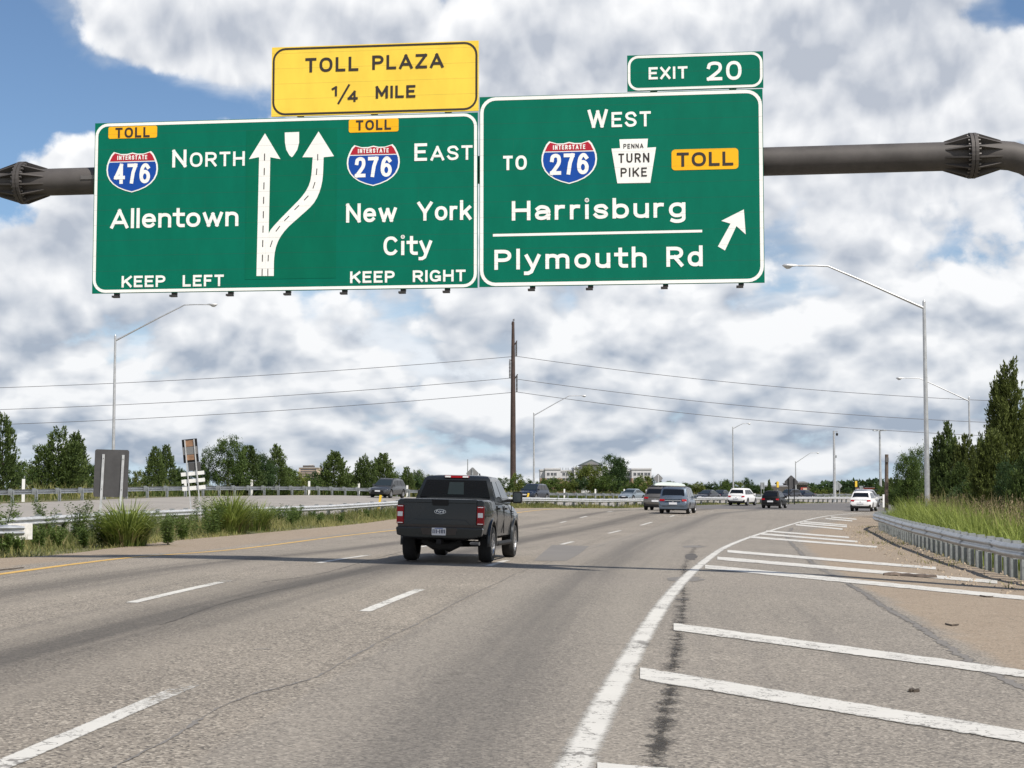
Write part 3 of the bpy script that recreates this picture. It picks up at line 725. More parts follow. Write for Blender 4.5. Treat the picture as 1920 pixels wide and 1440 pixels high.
# ------------------------------------------------------------------ gantry and its four sign panels
GY0 = 29.3; GTH = math.atan(0.117)
def sp(u, v):
    d = ray(u, v); s, c = math.sin(GTH), math.cos(GTH)
    t = GY0 * c / (d[0] * s + d[1] * c); x, yy = d[0] * t, d[1] * t - GY0
    return x * c - yy * s, H + d[2] * t
def rrect(x0, x1, z0, z1, r, n=6):
    out = []
    for cx, cz, a in ((x1-r, z1-r, 0), (x0+r, z1-r, 90), (x0+r, z0+r, 180), (x1-r, z0+r, 270)):
        for i in range(n + 1):
            q = R(a + 90 * i / n); out.append((cx + r*math.cos(q), cz + r*math.sin(q)))
    return out
def flat(mb, poly, y): mb.add([(p[0], y, p[1]) for p in poly], [tuple(range(len(poly)))[::-1]])
def frame(mb, outer, inner, y):
    n = len(outer); mb.add([(p[0], y, p[1]) for p in outer] + [(p[0], y, p[1]) for p in inner], [(i, n+i, n+(i+1) % n, (i+1) % n) for i in range(n)])
class Panel:
    def __init__(s, name, label, tl, tr, br, bl, material, border, rad=.30, inset=.012, bw=.058):
        q = [sp(*p) for p in (tl, tr, br, bl)]
        s.x0 = (q[0][0] + q[3][0]) / 2; s.x1 = (q[1][0] + q[2][0]) / 2; s.z1 = (q[0][1] + q[1][1]) / 2; s.z0 = (q[2][1] + q[3][1]) / 2
        s.root = thing(name, label, 'road sign', (0, GY0, 0), -GTH)
        MB().box(s.x0, s.x1, 0, .035, s.z0, s.z1).build('panel', material, s.root)
        b = MB(); x0, x1, z0, z1 = s.x0 + inset, s.x1 - inset, s.z0 + inset, s.z1 - inset
        frame(b, rrect(x0, x1, z0, z1, rad), rrect(x0+bw, x1-bw, z0+bw, z1-bw, rad-bw), -.004)
        b.build('border', border, s.root, fix=False)
        st = MB()                                             # seams between the extruded planks, a hair proud
        s.y = -.005
    def text(s, text, uL, uR, v, cap_px, m=None, th=.19, gap=.19, y=None, parent=None, name='lettering', dv=None):
        a = sp(uL, v); b = sp(uR, v + (dv if dv is not None else -(uR-uL) * .0225 * (916-v)/590)); mid = sp((uL+uR)/2, v)
        c = sp((uL+uR)/2, v - cap_px)[1] - mid[1]
        mb = MB(); text_mesh(mb, text, a[0], b[0], (a[1] + b[1]) / 2, c, s.y if y is None else y, th, gap)
        return mb.build(name, m or M['swhite'], parent or s.root, fix=False)
    def poly(s, pts, m, y=-.005, name='arrow', parent=None):
        mb = MB(); flat(mb, [sp(*p) for p in pts], y); return mb.build(name, m, parent or s.root, fix=False)
    def bars(s, us, drop=.10):
        for u in us:
            x = sp(u, 545)[0]
            mb = MB().box(x-.05, x+.05, .037, .11, s.z0 - drop*.4, s.z1 - .05)
            mb.box(x-.09, x+.04, .02, .14, s.z0 - drop*.8, s.z0 - drop*.42)
            mb.build('support_bar', M['dark'], s.root)
    def shield(s, u0, u1, v0, v1, num):
        a = sp(u0, v1); b = sp(u1, v0); w = b[0]-a[0]; hh = b[1]-a[1]; cx = (a[0]+b[0])/2; z0 = a[1]
        half = [(0,.975),(.10,.945),(.22,.945),(.36,1.0),(.41,.93),(.46,.80),(.492,.68),(.50,.56),(.485,.43),(.44,.31),(.37,.21),(.27,.12),(.14,.05),(0,0)]
        full = half + [(-x, q) for x, q in half[-2:0:-1]]
        P = lambda k, dz=0: [(cx + x*w*k, z0 + hh/2 + (q-.5)*hh*k + dz) for x, q in full]
        mb = MB(); flat(mb, P(1.0)[::-1], -.006); sh = mb.build('route_shield', M['swhite'], s.root, fix=False)
        def clip(pts, lim, above):
            out = []
            for i in range(len(pts)):
                p, q = pts[i], pts[(i+1) % len(pts)]
                ip, iq = (p[1] > lim) == above, (q[1] > lim) == above
                if ip: out.append(p)
                if ip != iq:
                    t = (lim-p[1])/(q[1]-p[1]); out.append((p[0]+(q[0]-p[0])*t, lim))
            return out
        K = P(.94); zl = z0 + hh*.755
        mb = MB(); flat(mb, clip(K, zl + hh*.012, True)[::-1], -.009); mb.build('crown', M['sred'], sh, fix=False)
        mb = MB(); flat(mb, clip(K, zl - hh*.012, False)[::-1], -.009); mb.build('shield_field', M['sblue'], sh, fix=False)
        mb = MB(); text_mesh(mb, 'INTERSTATE', cx - w*.29, cx + w*.29, z0 + hh*.80, hh*.105, -.012, .20, .22); mb.build('lettering', M['swhite'], sh, fix=False)
        mb = MB(); text_mesh(mb, num, cx - w*.345, cx + w*.35, z0 + hh*.215, hh*.49, -.012, .175, .12); mb.build('route_number', M['swhite'], sh, fix=False)
    def toll(s, x0, x1, v0, v1, tu0, tu1, tv, tc, rad=.04):
        a = sp(x0, v1); b = sp(x1, v0); mb = MB(); flat(mb, rrect(a[0], b[0], a[1], b[1], rad)[::-1], -.006)
        o = mb.build('toll_plaque', M['sorange'], s.root, fix=False)
        s.text('TOLL', tu0, tu1, tv, tc, M['sblack'], .20, .2, y=-.010, parent=o)

# left guide sign
L = Panel('guide_sign', 'wide green overhead sign for Allentown and New York City with a forked white arrow', (179.5,231.5), (895,210.5), (896,539), (171.5,551), M['sgreen'], M['swhite'], .26)
L.toll(203.2, 295, 235.5, 260.5, 216.5, 281, 258.8, 19)
L.shield(199, 297, 283, 362, '476')
L.text([('N',1.0),('ORTH',.82)], 323, 459, 314, 33, th=.17, gap=.2)
L.text('Allentown', 207, 447, 428.5, 36, th=.17, gap=.13)
L.text('KEEP', 228, 310, 539, 21.5, th=.2); L.text('LEFT', 342.5, 419.5, 537.5, 21.5, th=.2)
L.toll(654, 747.5, 221.5, 249, 667.5, 733.5, 244.8, 19)
L.shield(650, 750, 270, 350, '276')
L.text([('E',1.0),('AST',.82)], 777, 886, 302, 33, th=.17, gap=.2)
L.text('New', 649, 744, 417.5, 35.5, th=.17, gap=.14); L.text('York', 782.5, 884, 414, 35.5, th=.17, gap=.12)
L.text('City', 719, 810, 479, 35.5, th=.17, gap=.15)
L.text('KEEP', 656.5, 740, 531, 22, th=.2); L.text('RIGHT', 774, 873, 529, 22, th=.2)
z2 = lambda pts: [(x/2, y/2) for x, y in pts]
ov = MB(); a_ = sp(459, 524); b_ = sp(632, 240); ov.box(a_[0], b_[0], -.004, -.0002, a_[1], b_[1]); ov.build('overlay_panel', sheet('green overlay sheeting', (0.0, 0.138, 0.080)), L.root)
arrowp = L.poly(z2([(962,1035),(972,590),(968,590),(934,597),(994,500),(1052,597),(1014,590),(1008,870),(1000,1035)]), M['swhite'], -.006, 'forked_arrow')
inner = spl([(996,915),(1010,870),(1045,828),(1090,782),(1140,728),(1165,675),(1173,590)], 5); outer = spl([(1027,1035),(1029,960),(1043,905),(1075,858),(1125,812),(1180,758),(1208,685),(1214,590)], 5)
n_ = 24
def res2(p, n):
    a = np.array(p, float); s = np.concatenate([[0], np.cumsum(np.linalg.norm(np.diff(a, axis=0), axis=1))]); q = np.linspace(0, s[-1], n)
    return [(np.interp(v, s, a[:, 0]), np.interp(v, s, a[:, 1])) for v in q]
inner = res2([(995,1035)] + inner, n_); outer = res2(outer, n_)
mb = MB(); qq = [sp(x/2, y/2) for x, y in inner] + [sp(x/2, y/2) for x, y in outer]
mb.add([(p[0], -.0078, p[1]) for p in qq], [(i, i+1, n_+i+1, n_+i) for i in range(n_-1)])
flat(mb, [sp(*p) for p in z2([(1134,590),(1195,493),(1253,586),(1214,590),(1172,590)])], -.0078); mb.build('arrow_branch', M['swhite'], arrowp, fix=False)
def dashq(x, y, dx, dy, w=3.2):
    mb = MB()
    l = math.hypot(dx, dy); nx, ny = -dy/l*w/2, dx/l*w/2
    flat(mb, [sp(*p) for p in z2([(x+nx,y+ny),(x-nx,y-ny),(x-nx+dx,y-ny+dy),(x+nx+dx,y+ny+dy)])], -.0105); mb.build('lane_marking', M['sblack'], arrowp, fix=False)
for y in (576,630,684,738,792,846,900,955,1008): dashq(993 - (y-576)*.021, y, -.6, 26)
for x, y, dx, dy in ((1192,578,0,24),(1189,632,-2,24),(1182,683,-8,24),(1157,734,-16,17),(1122,770,-17,17),(1085,810,-18,18),(1050,848,-15,20),(1022,902,-8,24),(1007,956,-1,24),(1005,1008,0,26)): dashq(x, y, dx, dy)
L.poly(z2([(1068,497),(1122,495),(1122,535),(1115,562),(1102,582),(1095,590),(1086,583),(1074,562),(1069,535)]), M['swhite'], -.0062, 'blank_shield')
L.bars((217,325,431,539,645,755,838))
# yellow panel above it
Yw = Panel('toll_sign', 'yellow overhead panel reading TOLL PLAZA 1/4 MILE above the left green sign', (510,90), (897,75), (897.5,207.5), (508.5,219), M['syellow'], M['sblack'], .26, .02, .040)
Yw.text('TOLL', 572.5, 672, 136, 27, M['sblack'], .19, .22); Yw.text('PLAZA', 698, 832, 131, 27, M['sblack'], .19, .2)
Yw.text('1', 622, 632, 181, 19, M['sblack'], .22); Yw.text('/', 633, 656, 192, 32, M['sblack'], .12); Yw.text('4', 652, 671, 191.5, 21, M['sblack'], .2)
Yw.text('MILE', 704.5, 779, 185, 23.5, M['sblack'], .2)
Yw.bars((560,700,840), -.02)
# right guide sign
Rg = Panel('guide_sign', 'green overhead sign for Harrisburg and Plymouth Rd with an arrow up to the right', (900,183), (1431,165.5), (1432.5,529.5), (898,538.5), M['sgreen'], M['swhite'], .30, .012, .065)
z3 = lambda pts: [(860 + x/2.88, 60 + y/2.88) for x, y in pts]
Z = lambda x, y: (860 + x/2.88, 60 + y/2.88)
def T3(p, text, x0, x1, yb, cap, **k): p.text(text, 860 + x0/2.88, 860 + x1/2.88, 60 + yb/2.88, cap/2.88, **k)
T3(Rg, [('W',1.0),('EST',.83)], 697, 1038, 518, 98, th=.17, gap=.2)
T3(Rg, 'TO', 240, 368, 747, 78, th=.19)
Rg.shield(*[860 + 447/2.88, 860 + 747/2.88, 60 + 584/2.88, 60 + 824/2.88], '276')
ks = Rg.poly(z3([(868,580),(1022,576),(1018,625),(1066,622),(1035,815),(857,818),(825,630),(872,628)]), M['swhite'], -.006, 'keystone_plaque')
T3(Rg, 'PENNA', 890, 998, 630, 25, m=M['sblack'], th=.16, gap=.22, y=-.010, parent=ks); T3(Rg, 'TURN', 863, 1030, 707, 50, m=M['sblack'], th=.16, gap=.24, y=-.010, parent=ks); T3(Rg, 'PIKE', 875, 1017, 783, 48, m=M['sblack'], th=.16, gap=.24, y=-.010, parent=ks)
a, b = Z(1150,750), Z(1510,624)
Rg.toll(a[0], b[0], b[1] + .8, a[1] - .8, 860 + 1178/2.88, 860 + 1483/2.88, 60 + 728/2.88, 76/2.88, .07)
T3(Rg, 'Harrisburg', 287, 1225, 1018, 106, th=.18, gap=.23)
T3(Rg, 'Plymouth', 193, 1015, 1284, 108, th=.18, gap=.25); T3(Rg, 'Rd', 1122, 1318, 1268, 108, th=.18, gap=.22)
Rg.poly(z3([(185,1091),(1315,1068),(1315,1082),(185,1105)]), M['swhite'], -.005, 'divider_line')
Rg.poly(z3([(1540,958),(1550,1093),(1500,1048),(1438,1180),(1400,1158),(1468,1035),(1418,1020)])[::-1], M['swhite'], -.005, 'arrow')
Rg.bars((998,1107,1248,1390))
# exit tab
Ex = Panel('exit_sign', 'small green tab reading EXIT 20 on top of the right green sign', (1176,104.5), (1431,95.5), (1431,163.5), (1176,172), M['sgreen'], M['swhite'], .20, .012, .048)
T3(Ex, 'EXIT', 1026, 1236, 257, 66, th=.19, gap=.2); T3(Ex, '20', 1340, 1528, 263, 102, th=.17, gap=.2)
Ex.bars((1230,1380), -.02)
# the tube: bends down to posts beyond both edges of the view
gr = thing('sign_gantry', 'dark brown tubular gantry carrying the overhead road signs across the lanes', 'gantry', (0, GY0, 0), -GTH)
gb = .37; gr_ = .272
def gw(u, v):
    """gantry-local x of a pixel at the tube's plane"""
    s, c = math.sin(GTH), math.cos(GTH); d = ray(u, v); yy0 = GY0 * c + gb
    t = yy0 / (d[0]*s + d[1]*c); return d[0]*t*c - (d[1]*t - GY0)*s
xl, xr = gw(45, 343), gw(1822, 292)
def gz(u, v):
    s, c = math.sin(GTH), math.cos(GTH); d = ray(u, v); return H + d[2] * (GY0 * c + gb) / (d[0]*s + d[1]*c)
zl_, zrr = gz(45, 343), gz(1822, 292)
zr_ = lambda x: zl_ + (zrr - zl_) * (x - xl) / (xr - xl)
GZc = zr_(sp(160, 340)[0])
el = []
xe, rb = xr + .46, 1.25
zb_r = zg1(xe + rb, GY0 - .117*xe) - .2; zb_l = zg1(xl - .6 - rb, GY0 + 1.5) - .2
def bend(x, sgn): return [(x + sgn*rb*math.sin(R(a)), gb, zr_(x) - rb*(1-math.cos(R(a)))) for a in (0,12,24,36,48,60,72,84,90)]
MB().tube([(xl, gb, zr_(xl)), (xr, gb, zr_(xr))], gr_, 28).build('tube', M['gantry'], gr, True)
MB().tube([(xr + .02, gb, zr_(xr))] + bend(xe, 1) + [(xe + rb, gb, zb_r)], gr_, 24).build('post', M['gantry'], gr, True)
MB().tube([(xl - .02, gb, zr_(xl))] + bend(xl - .55, -1) + [(xl - .55 - rb, gb, zb_l)], gr_, 24).build('post', M['gantry'], gr, True)
for x in (xl, xr):
    mb = MB(); z = zr_(x)
    mb.tube([(x-.065, gb, z), (x-.006, gb, z)], .43, 32); mb.tube([(x+.006, gb, z), (x+.065, gb, z)], .43, 32)
    for k in range(12):
        a = R(15 + 30*k); c, s = math.cos(a), math.sin(a); t = .014
        for sg in (-1, 1):
            p = [(sg*.06, gr_-.01), (sg*.06, .415), (sg*.10, .415), (sg*.52, gr_+.008), (sg*.52, gr_-.01)]
            vs = []
            for q in (-t, t):
                for px_, rr in p: vs.append((x + px_, gb + c*rr - s*q, z + s*rr + c*q))
            mb.add(vs, [(0,1,2,3,4), (9,8,7,6,5)] + [(i, 5+i, 5+(i+1) % 5, (i+1) % 5) for i in range(5)])
    fl = mb.build('flange', M['gantry'], gr)
    mb = MB()
    for k in range(24):
        a = R(7.5 + 15*k); c, s = math.cos(a)*.372, math.sin(a)*.372
        mb.tube([(x-.11, gb+c, z+s), (x+.11, gb+c, z+s)], .024, 6)
    mb.build('bolts', M['bolt'], fl)
for q in (-1, 1):     # narrow weld seam line along the front of the tube
    pass
MB().box(sp(285/2+5, 330)[0], sp(178, 330)[0], gb - gr_ - .012, gb - gr_ + .05, GZc - .02, GZc + .06).build('clamp_plate', M['bolt'], gr)
# ------------------------------------------------------------------ guardrails
WB = [(0.0,.0),(.028,.012),(.045,.04),(.075,.06),(.083,.085),(.075,.11),(.045,.13),(.015,.155),(.045,.18),(.075,.20),(.083,.225),(.075,.25),(.045,.27),(.028,.298),(0,.31)]
def guardrail(name, label, path, face, post_step, rail_mat, post_mat, top=.76, z_off=0.0, height=None, group=None):
    """path: plan points; face: +1 when the corrugated face is on the right of the path"""
    mid = path[len(path)//2]
    root = thing(name, label, 'guardrail', (float(mid[0]), float(mid[1]), zg1(*mid)), 0, group)
    o = np.array([mid[0], mid[1], root.location.z])
    t = np.gradient(path, axis=0); t /= np.linalg.norm(t, axis=1)[:, None]; nr = np.stack([t[:, 1], -t[:, 0]], -1) * face
    z = zg(path[:, 0], path[:, 1]) + z_off
    z = np.convolve(np.pad(z, 4, mode='edge'), np.ones(9)/9, 'valid')
    V = []; n = len(path); k = len(WB)
    for i in range(n):
        for d, hh in WB: V.append((path[i,0] + nr[i,0]*d - o[0], path[i,1] + nr[i,1]*d - o[1], z[i] + top - .31 + hh - o[2]))
    Fc = [(i*k+j, (i+1)*k+j, (i+1)*k+j+1, i*k+j+1) for i in range(n-1) for j in range(k-1)]
    pobj('rail', V, Fc, rail_mat, root, True)
    s = np.concatenate([[0], np.cumsum(np.linalg.norm(np.diff(path, axis=0), axis=1))])
    me = None
    cnt = 0
    for q in np.arange(.3, s[-1], post_step):
        if cnt >= 95: break
        x, y = np.interp(q, s, path[:, 0]), np.interp(q, s, path[:, 1]); i = min(np.searchsorted(s, q), n-1); zz = float(np.interp(q, s, z))
        if me is None:
            mb = MB().box(-.075,.075,-.20,-.19,-.5,top+.0).box(-.075,.075,-.34,-.33,-.5,top).box(-.004,.004,-.33,-.20,-.5,top)
            mb.box(-.075,.075,-.19,-.012,top-.34,top+.055)
            po = mb.build('post', post_mat, root); me = po.data
        else:
            po = bpy.data.objects.new('post', me); COL.objects.link(po); po.parent = root
        po.location = (x - o[0], y - o[1], zz - o[2]); po.rotation_euler = (0, 0, math.atan2(nr[i,1], nr[i,0]) - math.pi/2)
        cnt += 1
    return root
RIGHTRAIL = smooth_curve([(10.1,6),(10.25,20)] + [(float(p[0]), float(p[1])) for p in RG[2:]] + [(17.6,75),(19.3,80.2),(20.6,81.3),(22.4,81.8),(25,82)], .6)
RR_ = guardrail('guardrail', 'grey steel guardrail curving along the right shoulder in front of tall grass', RIGHTRAIL[::-1].copy(), 1, 1.15, M['galv'], M['galvpost'], .78)
def splices(root, path, face, top, step):
    s = np.concatenate([[0], np.cumsum(np.linalg.norm(np.diff(path, axis=0), axis=1))]); o = root.location
    for q in np.arange(2.2, s[-1] - .5, step):
        V = []; qs = (q - .16, q, q + .16)
        P = np.array([(np.interp(k, s, path[:, 0]), np.interp(k, s, path[:, 1])) for k in qs]); t = P[2] - P[0]; t /= np.linalg.norm(t); nr = np.array([t[1], -t[0]]) * face
        for p in P:
            for d, hh in WB[1:-1]: V.append((p[0] + nr[0]*(d+.003) - o.x, p[1] + nr[1]*(d+.003) - o.y, zg1(*p) + top - .31 + hh - o.z))
        k = len(WB) - 2
        pobj('splice', V, [(i*k+j, (i+1)*k+j, (i+1)*k+j+1, i*k+j+1) for i in range(2) for j in range(k-1)], M['galvpost'], root)
splices(RR_, RIGHTRAIL[::-1].copy(), 1, .78, 3.81)
guardrail('guardrail', 'bright steel guardrail along the weedy median behind the grass clumps', MEDIAN[8:].copy(), 1, 1.9, M['galvbright'], M['galvpost'], .74)
guardrail('guardrail', 'far steel guardrail below the trees on the outer edge of the opposing road', FARRAIL[::-1].copy(), 1, 2.9, M['galv'], M['galvpost'], .78)
# short rail end nearest the camera on the left, with its white end plate
endp = smooth_curve([(-17.5,38.6),(-15.3,40.4),(-13.35,42.2)], .4)
gr2 = guardrail('guardrail', 'short steel guardrail end with a white end plate at the left edge of the photo', endp, 1, 1.4, M['galv'], M['galvpost'], .68)
ex, ey = float(endp[-1][0] - gr2.location.x), float(endp[-1][1] - gr2.location.y)
mb = MB(); ez = zg1(*endp[-1]) - gr2.location.z
mb.prism([(-.10,.0),(.52,.0),(.60,.02),(.60,.06),(.5,.10),(-.10,.13)], 2, ez + .28, ez + .72)
ep = mb.build('end_plate', M['concrete'], gr2, bevel=.01); ep.location = (ex - .25, ey - .25, 0); ep.rotation_euler = (0, 0, R(38))

# ------------------------------------------------------------------ delineator posts
def delineator(u, vt, D, m, label, group, w=.10, hgt=None, tilt=0.0):
    x = px(u, D); zt = zv(vt, D); z = zg1(x, D); hh = hgt or (zt - z)
    o = MB().prism([(-w/2,0),(w/2,0),(w/2-.004,.012),(-w/2+.004,.012)], 2, -.15, hh - .04).prism([(-w/2,0),(w/2,0),(w/2-.004,.012),(-w/2+.004,.012)], 2, hh-.041, hh).build('delineator_post', m, None)
    o.location = (x, D, zt - hh); o.rotation_euler = (0, tilt, 0)
    return tag(o, label, 'marker post', group)
def rail_D(u):
    a = (FARRAIL[:, 0] / FARRAIL[:, 1]) * F + 960
    return float(np.interp(u, a, FARRAIL[:, 1])) + 1.2
for i, (u, vt, lb) in enumerate(((46,898,'white marker post behind the far rail, left of the big pointed cedar'), (349,899,'white marker post half hidden by the leaning board'), (473,899,'white marker post in front of the dark broadleaf tree'), (580.5,902,'white marker post left of the pointed lone cedar'),
        (673.5,906,'white marker post left of the grey oncoming SUV'), (764,910,'white marker post right behind the grey oncoming SUV'), (1058,917,'white marker post right of the dark blue oncoming SUV'), (1116,917,'white marker post below the yellowish tree'), (1170,917,'white marker post above the pale oncoming sedan'), (1211.5,918,'white marker post left of the roof rack SUV'))):
    delineator(u, vt, rail_D(u), M['white_post'], lb, 'white marker posts along the far guardrail', .20)
delineator(709.5, 928, 96, M['yellow_post'], 'yellow leaning marker post at the median rail left of the pickup', 'yellow median marker posts', .15, tilt=R(9))
delineator(986, 924, 124, M['yellow_post'], 'yellow leaning marker post at the median rail right of the pickup', 'yellow median marker posts', .15, tilt=R(12))
delineator(1655, 927, 150, M['white_post'], 'white marker post standing alone beside the weathered wooden pole', None, .2)

# ------------------------------------------------------------------ lamp posts
def lamp(u_base, v_top, u_head, v_head, D, r0, label, sgn):
    x = px(u_base, D); z = zg1(x, D) - .1; zt = zv(v_top, D); hx = px(u_head, D) - x; hz = zv(v_head, D)
    root = thing('street_lamp', label, 'street lamp', (x, D, z), 0, 'cobra head street lamps')
    h = zt - z; lean = px(u_base + (4 if sgn < 0 else 0), D) - x
    MB().tube([(0,0,0),(0,0,.35),(0,0,.36),(0,0,h*.5),(0,0,h)], [r0*1.5,r0*1.5,r0,r0*.8,r0*.58], 14).tube([(0,0,h),(0,0,h+.12)], [r0*.62,r0*.2], 10).build('pole', M['lamp_steel'], root, True)
    dz = hz - zt; ax = hx * .93
    pts = [(0,0,h-.35),(ax*.25,0,h-.35+(dz+.35)*.33),(ax*.5,0,h-.35+(dz+.35)*.66),(ax*.66,0,h-.35+(dz+.35)*.86),(ax*.76,0,h+dz-.03),(ax*.86,0,h+dz),(ax,0,h+dz)]
    MB().tube(pts, [r0*.5,r0*.44,r0*.4,r0*.36,r0*.34,r0*.32,r0*.3], 10).build('arm', M['lamp_steel'], root, True)
    mb = MB(); s = 1 if hx > 0 else -1
    ring = []
    prof = [(0,.045,.05),(.12,.09,.07),(.3,.16,.10),(.55,.19,.11),(.75,.15,.09),(.85,.05,.03)]
    vs = []; n = 12
    for l, wy, hz_ in prof:
        for k in range(n):
            a = 2*math.pi*k/n; vs.append((ax + s*l, wy*math.cos(a), h + dz + hz_*max(math.sin(a), -.5)))
    fs = [(i*n+k, i*n+(k+1) % n, (i+1)*n+(k+1) % n, (i+1)*n+k) for i in range(len(prof)-1) for k in range(n)] + [tuple(range(n)), tuple((len(prof)-1)*n+k for k in range(n))]
    mb.add(vs, fs); hd = mb.build('lamp_head', M['galvbright'], root, True)
    mb = MB(); vs = []
    prof2 = [(.30,.13,.03),(.45,.15,.13),(.62,.14,.14),(.76,.10,.04)]
    for l, wy, hz_ in prof2:
        for k in range(n):
            a = 2*math.pi*k/n; vs.append((ax + s*l, wy*math.cos(a), h + dz - .045 + (hz_ if math.sin(a) < 0 else .01)*math.sin(a)))
    fs = [(i*n+k, i*n+(k+1) % n, (i+1)*n+(k+1) % n, (i+1)*n+k) for i in range(len(prof2)-1) for k in range(n)] + [tuple(range(n)), tuple((len(prof2)-1)*n+k for k in range(n))]
    mb.add(vs, fs); mb.build('lens', M['lamp_lens'], hd, True)
    return root
lamp(213, 630, 396, 571, 112, .13, 'tall lamp post with long arm rising behind the grey sign back', 1)
lamp(1737, 566, 1482, 498, 84, .15, 'tallest lamp post at right rising from tall grass, arm reaching left', -1)
lamp(1001, 774, 1094, 742, 196, .14, 'lamp post just right of the brown transmission pole', 1)
lamp(1374, 800, 1401, 794, 262, .16, 'thin distant lamp post above the white SUV, short arm to the right', 1)
lamp(1491, 865, 1531, 849, 330, .16, 'small lamp post behind the diamond sign back', 1)
lamp(1818, 745, 1689, 709, 150, .13, 'lamp post rising behind the dark cedars at right, arm reaching left', -1)
# camera pole, high mast, wooden pole
D = 205; x = px(1563.5, D); z = zg1(x, D)
root = thing('camera_pole', 'slim tall pole with a traffic camera hanging from a short bracket', 'camera pole', (x, D, z))
h = zv(808, D) - z
MB().tube([(0,0,-.2),(0,0,h*.5),(0,0,h)], [.22,.17,.13], 12).build('pole', M['lamp_steel'], root, True)
MB().tube([(0,0,h-.05),(.5,0,h-.02),(.42,0,h-.02),(.42,0,h-.3)], .04, 8).build('bracket', M['galvpost'], root)
MB().tube([(.42,0,h-.28),(.42,0,h-.36),(.42,0,h-.55),(.42,0,h-.66)], [.1,.15,.15,.05], 10).build('camera', M['trim'], root, True)
MB().box(.1,.32,-.12,.12,h*.62,h*.62+.35).build('control_box', M['galvpost'], root)
D = 300; x = px(1649.5, D); z = zg1(x, D); h = zv(806, D) - z
root = thing('light_mast', 'distant high mast with a ring of floodlights at its top', 'light mast', (x, D, z))
MB().tube([(0,0,-.2),(0,0,h*.6),(0,0,h)], [.30,.22,.16], 12).build('pole', M['lamp_steel'], root, True)
for k in range(6):
    a = math.pi*2*k/6; mb = MB().tube([(0,0,h-.1),(math.cos(a)*1.1,math.sin(a)*1.1,h-.1)], .05, 6)
    mb.tube([(math.cos(a)*1.1,math.sin(a)*1.1,h+.0),(math.cos(a)*1.1,math.sin(a)*1.1,h-.22)], [.2,.34], 10); mb.build('floodlight', M['galvpost'], root)
D = 100; x = px(1659.5, D); z = zg1(x, D) - .3; h = zv(852, D) - z
root = thing('wooden_pole', 'weathered short wooden pole standing at the end of the right guardrail', 'pole', (x, D, z)); root.rotation_euler = (0, R(1.0), 0)
MB().tube([(0,0,0),(0,0,h*.5),(.01,0,h)], [.135,.125,.115], 12).build('shaft', M['wood'], root, True)
MB().tube([(.0,-.15,h-.35),(.0,.17,h-.35)], .03, 6).box(-.09,.09,-.2,-.14,h-.5,h-.2).build('bolt_plate', M['bolt'], root)
# transmission pole and its wires
D = 232; x = px(962, D); z = zg1(x, D) - .5; zt = zv(603, D); h = zt - z
root = thing('transmission_pole', 'very tall dark brown steel power pole in the middle, behind the pickup', 'power pole', (x, D, z))
MB().tube([(0,0,0),(0,0,h*.5),(0,0,h*.82),(0,0,h)], [.46,.38,.29,.20], 16).build('pole', M['corten'], root, True)
MB().tube([(0,0,h-.1),(.02,0,h+.35),(.16,0,h+.42),(.16,0,h+.1)], .06, 6).box(-.24,.05,-.06,.06,h-.5,h-.2).build('top_bracket', M['corten'], root)
WIRES = [(968,640,668,1), (956,676,709,-1), (969,703,735,1)]
for ux, vb, va, s in WIRES:
    xx = px(ux, D) - x; zb = zv(vb, D) - z; za = zv(va, D) - z
    arm = MB().tube([(0,-.05,zb-.9 if s > 0 else zb),(xx*1.25,-.05,zb+.1)], .085, 6).build('crossarm', M['corten'], root)
    mb = MB(); n = 12
    for k in range(n):
        q = zb - .15 - (zb - za - .15) * k / n; mb.tube([(xx,-.05,q),(xx,-.05,q-.10),(xx,-.05,q-.14)], [.14,.16,.06], 8)
    mb.tube([(xx,-.05,zb+.05),(xx,-.05,za)], .045, 6); mb.build('insulator', M['dark'], root)
for (ux, vb, va, s), (ul, vl), (ur, vr), lb in zip(WIRES, ((0,727),(0,768),(0,796)), ((1850,751),(1850,792),(1850,817)), ('uppermost of three power lines crossing the sky', 'middle of three power lines crossing the sky', 'lowest of three power lines crossing the sky')):
    A = at(ux, va, D); Lp = at(ul, vl, D); Rp = at(ur, vr, D)
    def span(P, Q, ext, curv):
        out = []
        for k in range(33):
            t = k / 32 * ext; p = P.lerp(Q, t); p.z -= curv * t * (1 - t) * 4 * 1.0 ; out.append(p)
        return out
    pts = span(A, Lp, 1.5, .55)[::-1] + span(A, Rp, 1.35, .9)[1:]
    o = MB().tube(pts, .040, 5).build('power_line', M['wire'], None); tag(o, lb, 'power line', 'power lines on the brown pole')

# ------------------------------------------------------------------ roadside signs seen from behind
def on_ground(u, D): x = px(u, D); return x, zg1(x, D)
# grey rectangular back with two posts in the median
D = 50.; x, z = on_ground(207, D)
s1 = thing('road_sign_back', 'large dark grey back of a rectangular sign on two steel posts in the median', 'road sign', (x, D, z), R(4))
w = 63*D/F; zt = zv(843, D) - z; zb = zv(932, D) - z
MB().prism(rrect(-w/2, w/2, zb, zt, .07), 1, -.012, .012).build('panel', M['backsteel'], s1).rotation_euler = (0, R(1.3), 0)
for q in (-.30, .33):
    mb = MB().prism([(q-.04,-.075),(q+.04,-.075),(q+.04,-.055),(q+.018,-.03),(q-.018,-.03),(q-.04,-.055)], 2, -.5, zt - .16); o = mb.build('post', M['galvbright'], s1); o.rotation_euler = (0, R(2.2), 0)
    MB().tube([(q,-.085,zt-.3),(q,-.02,zt-.3)], .015, 6).tube([(q,-.085,zb+.25),(q,-.02,zb+.25)], .015, 6).build('bolt', M['bolt'], o)
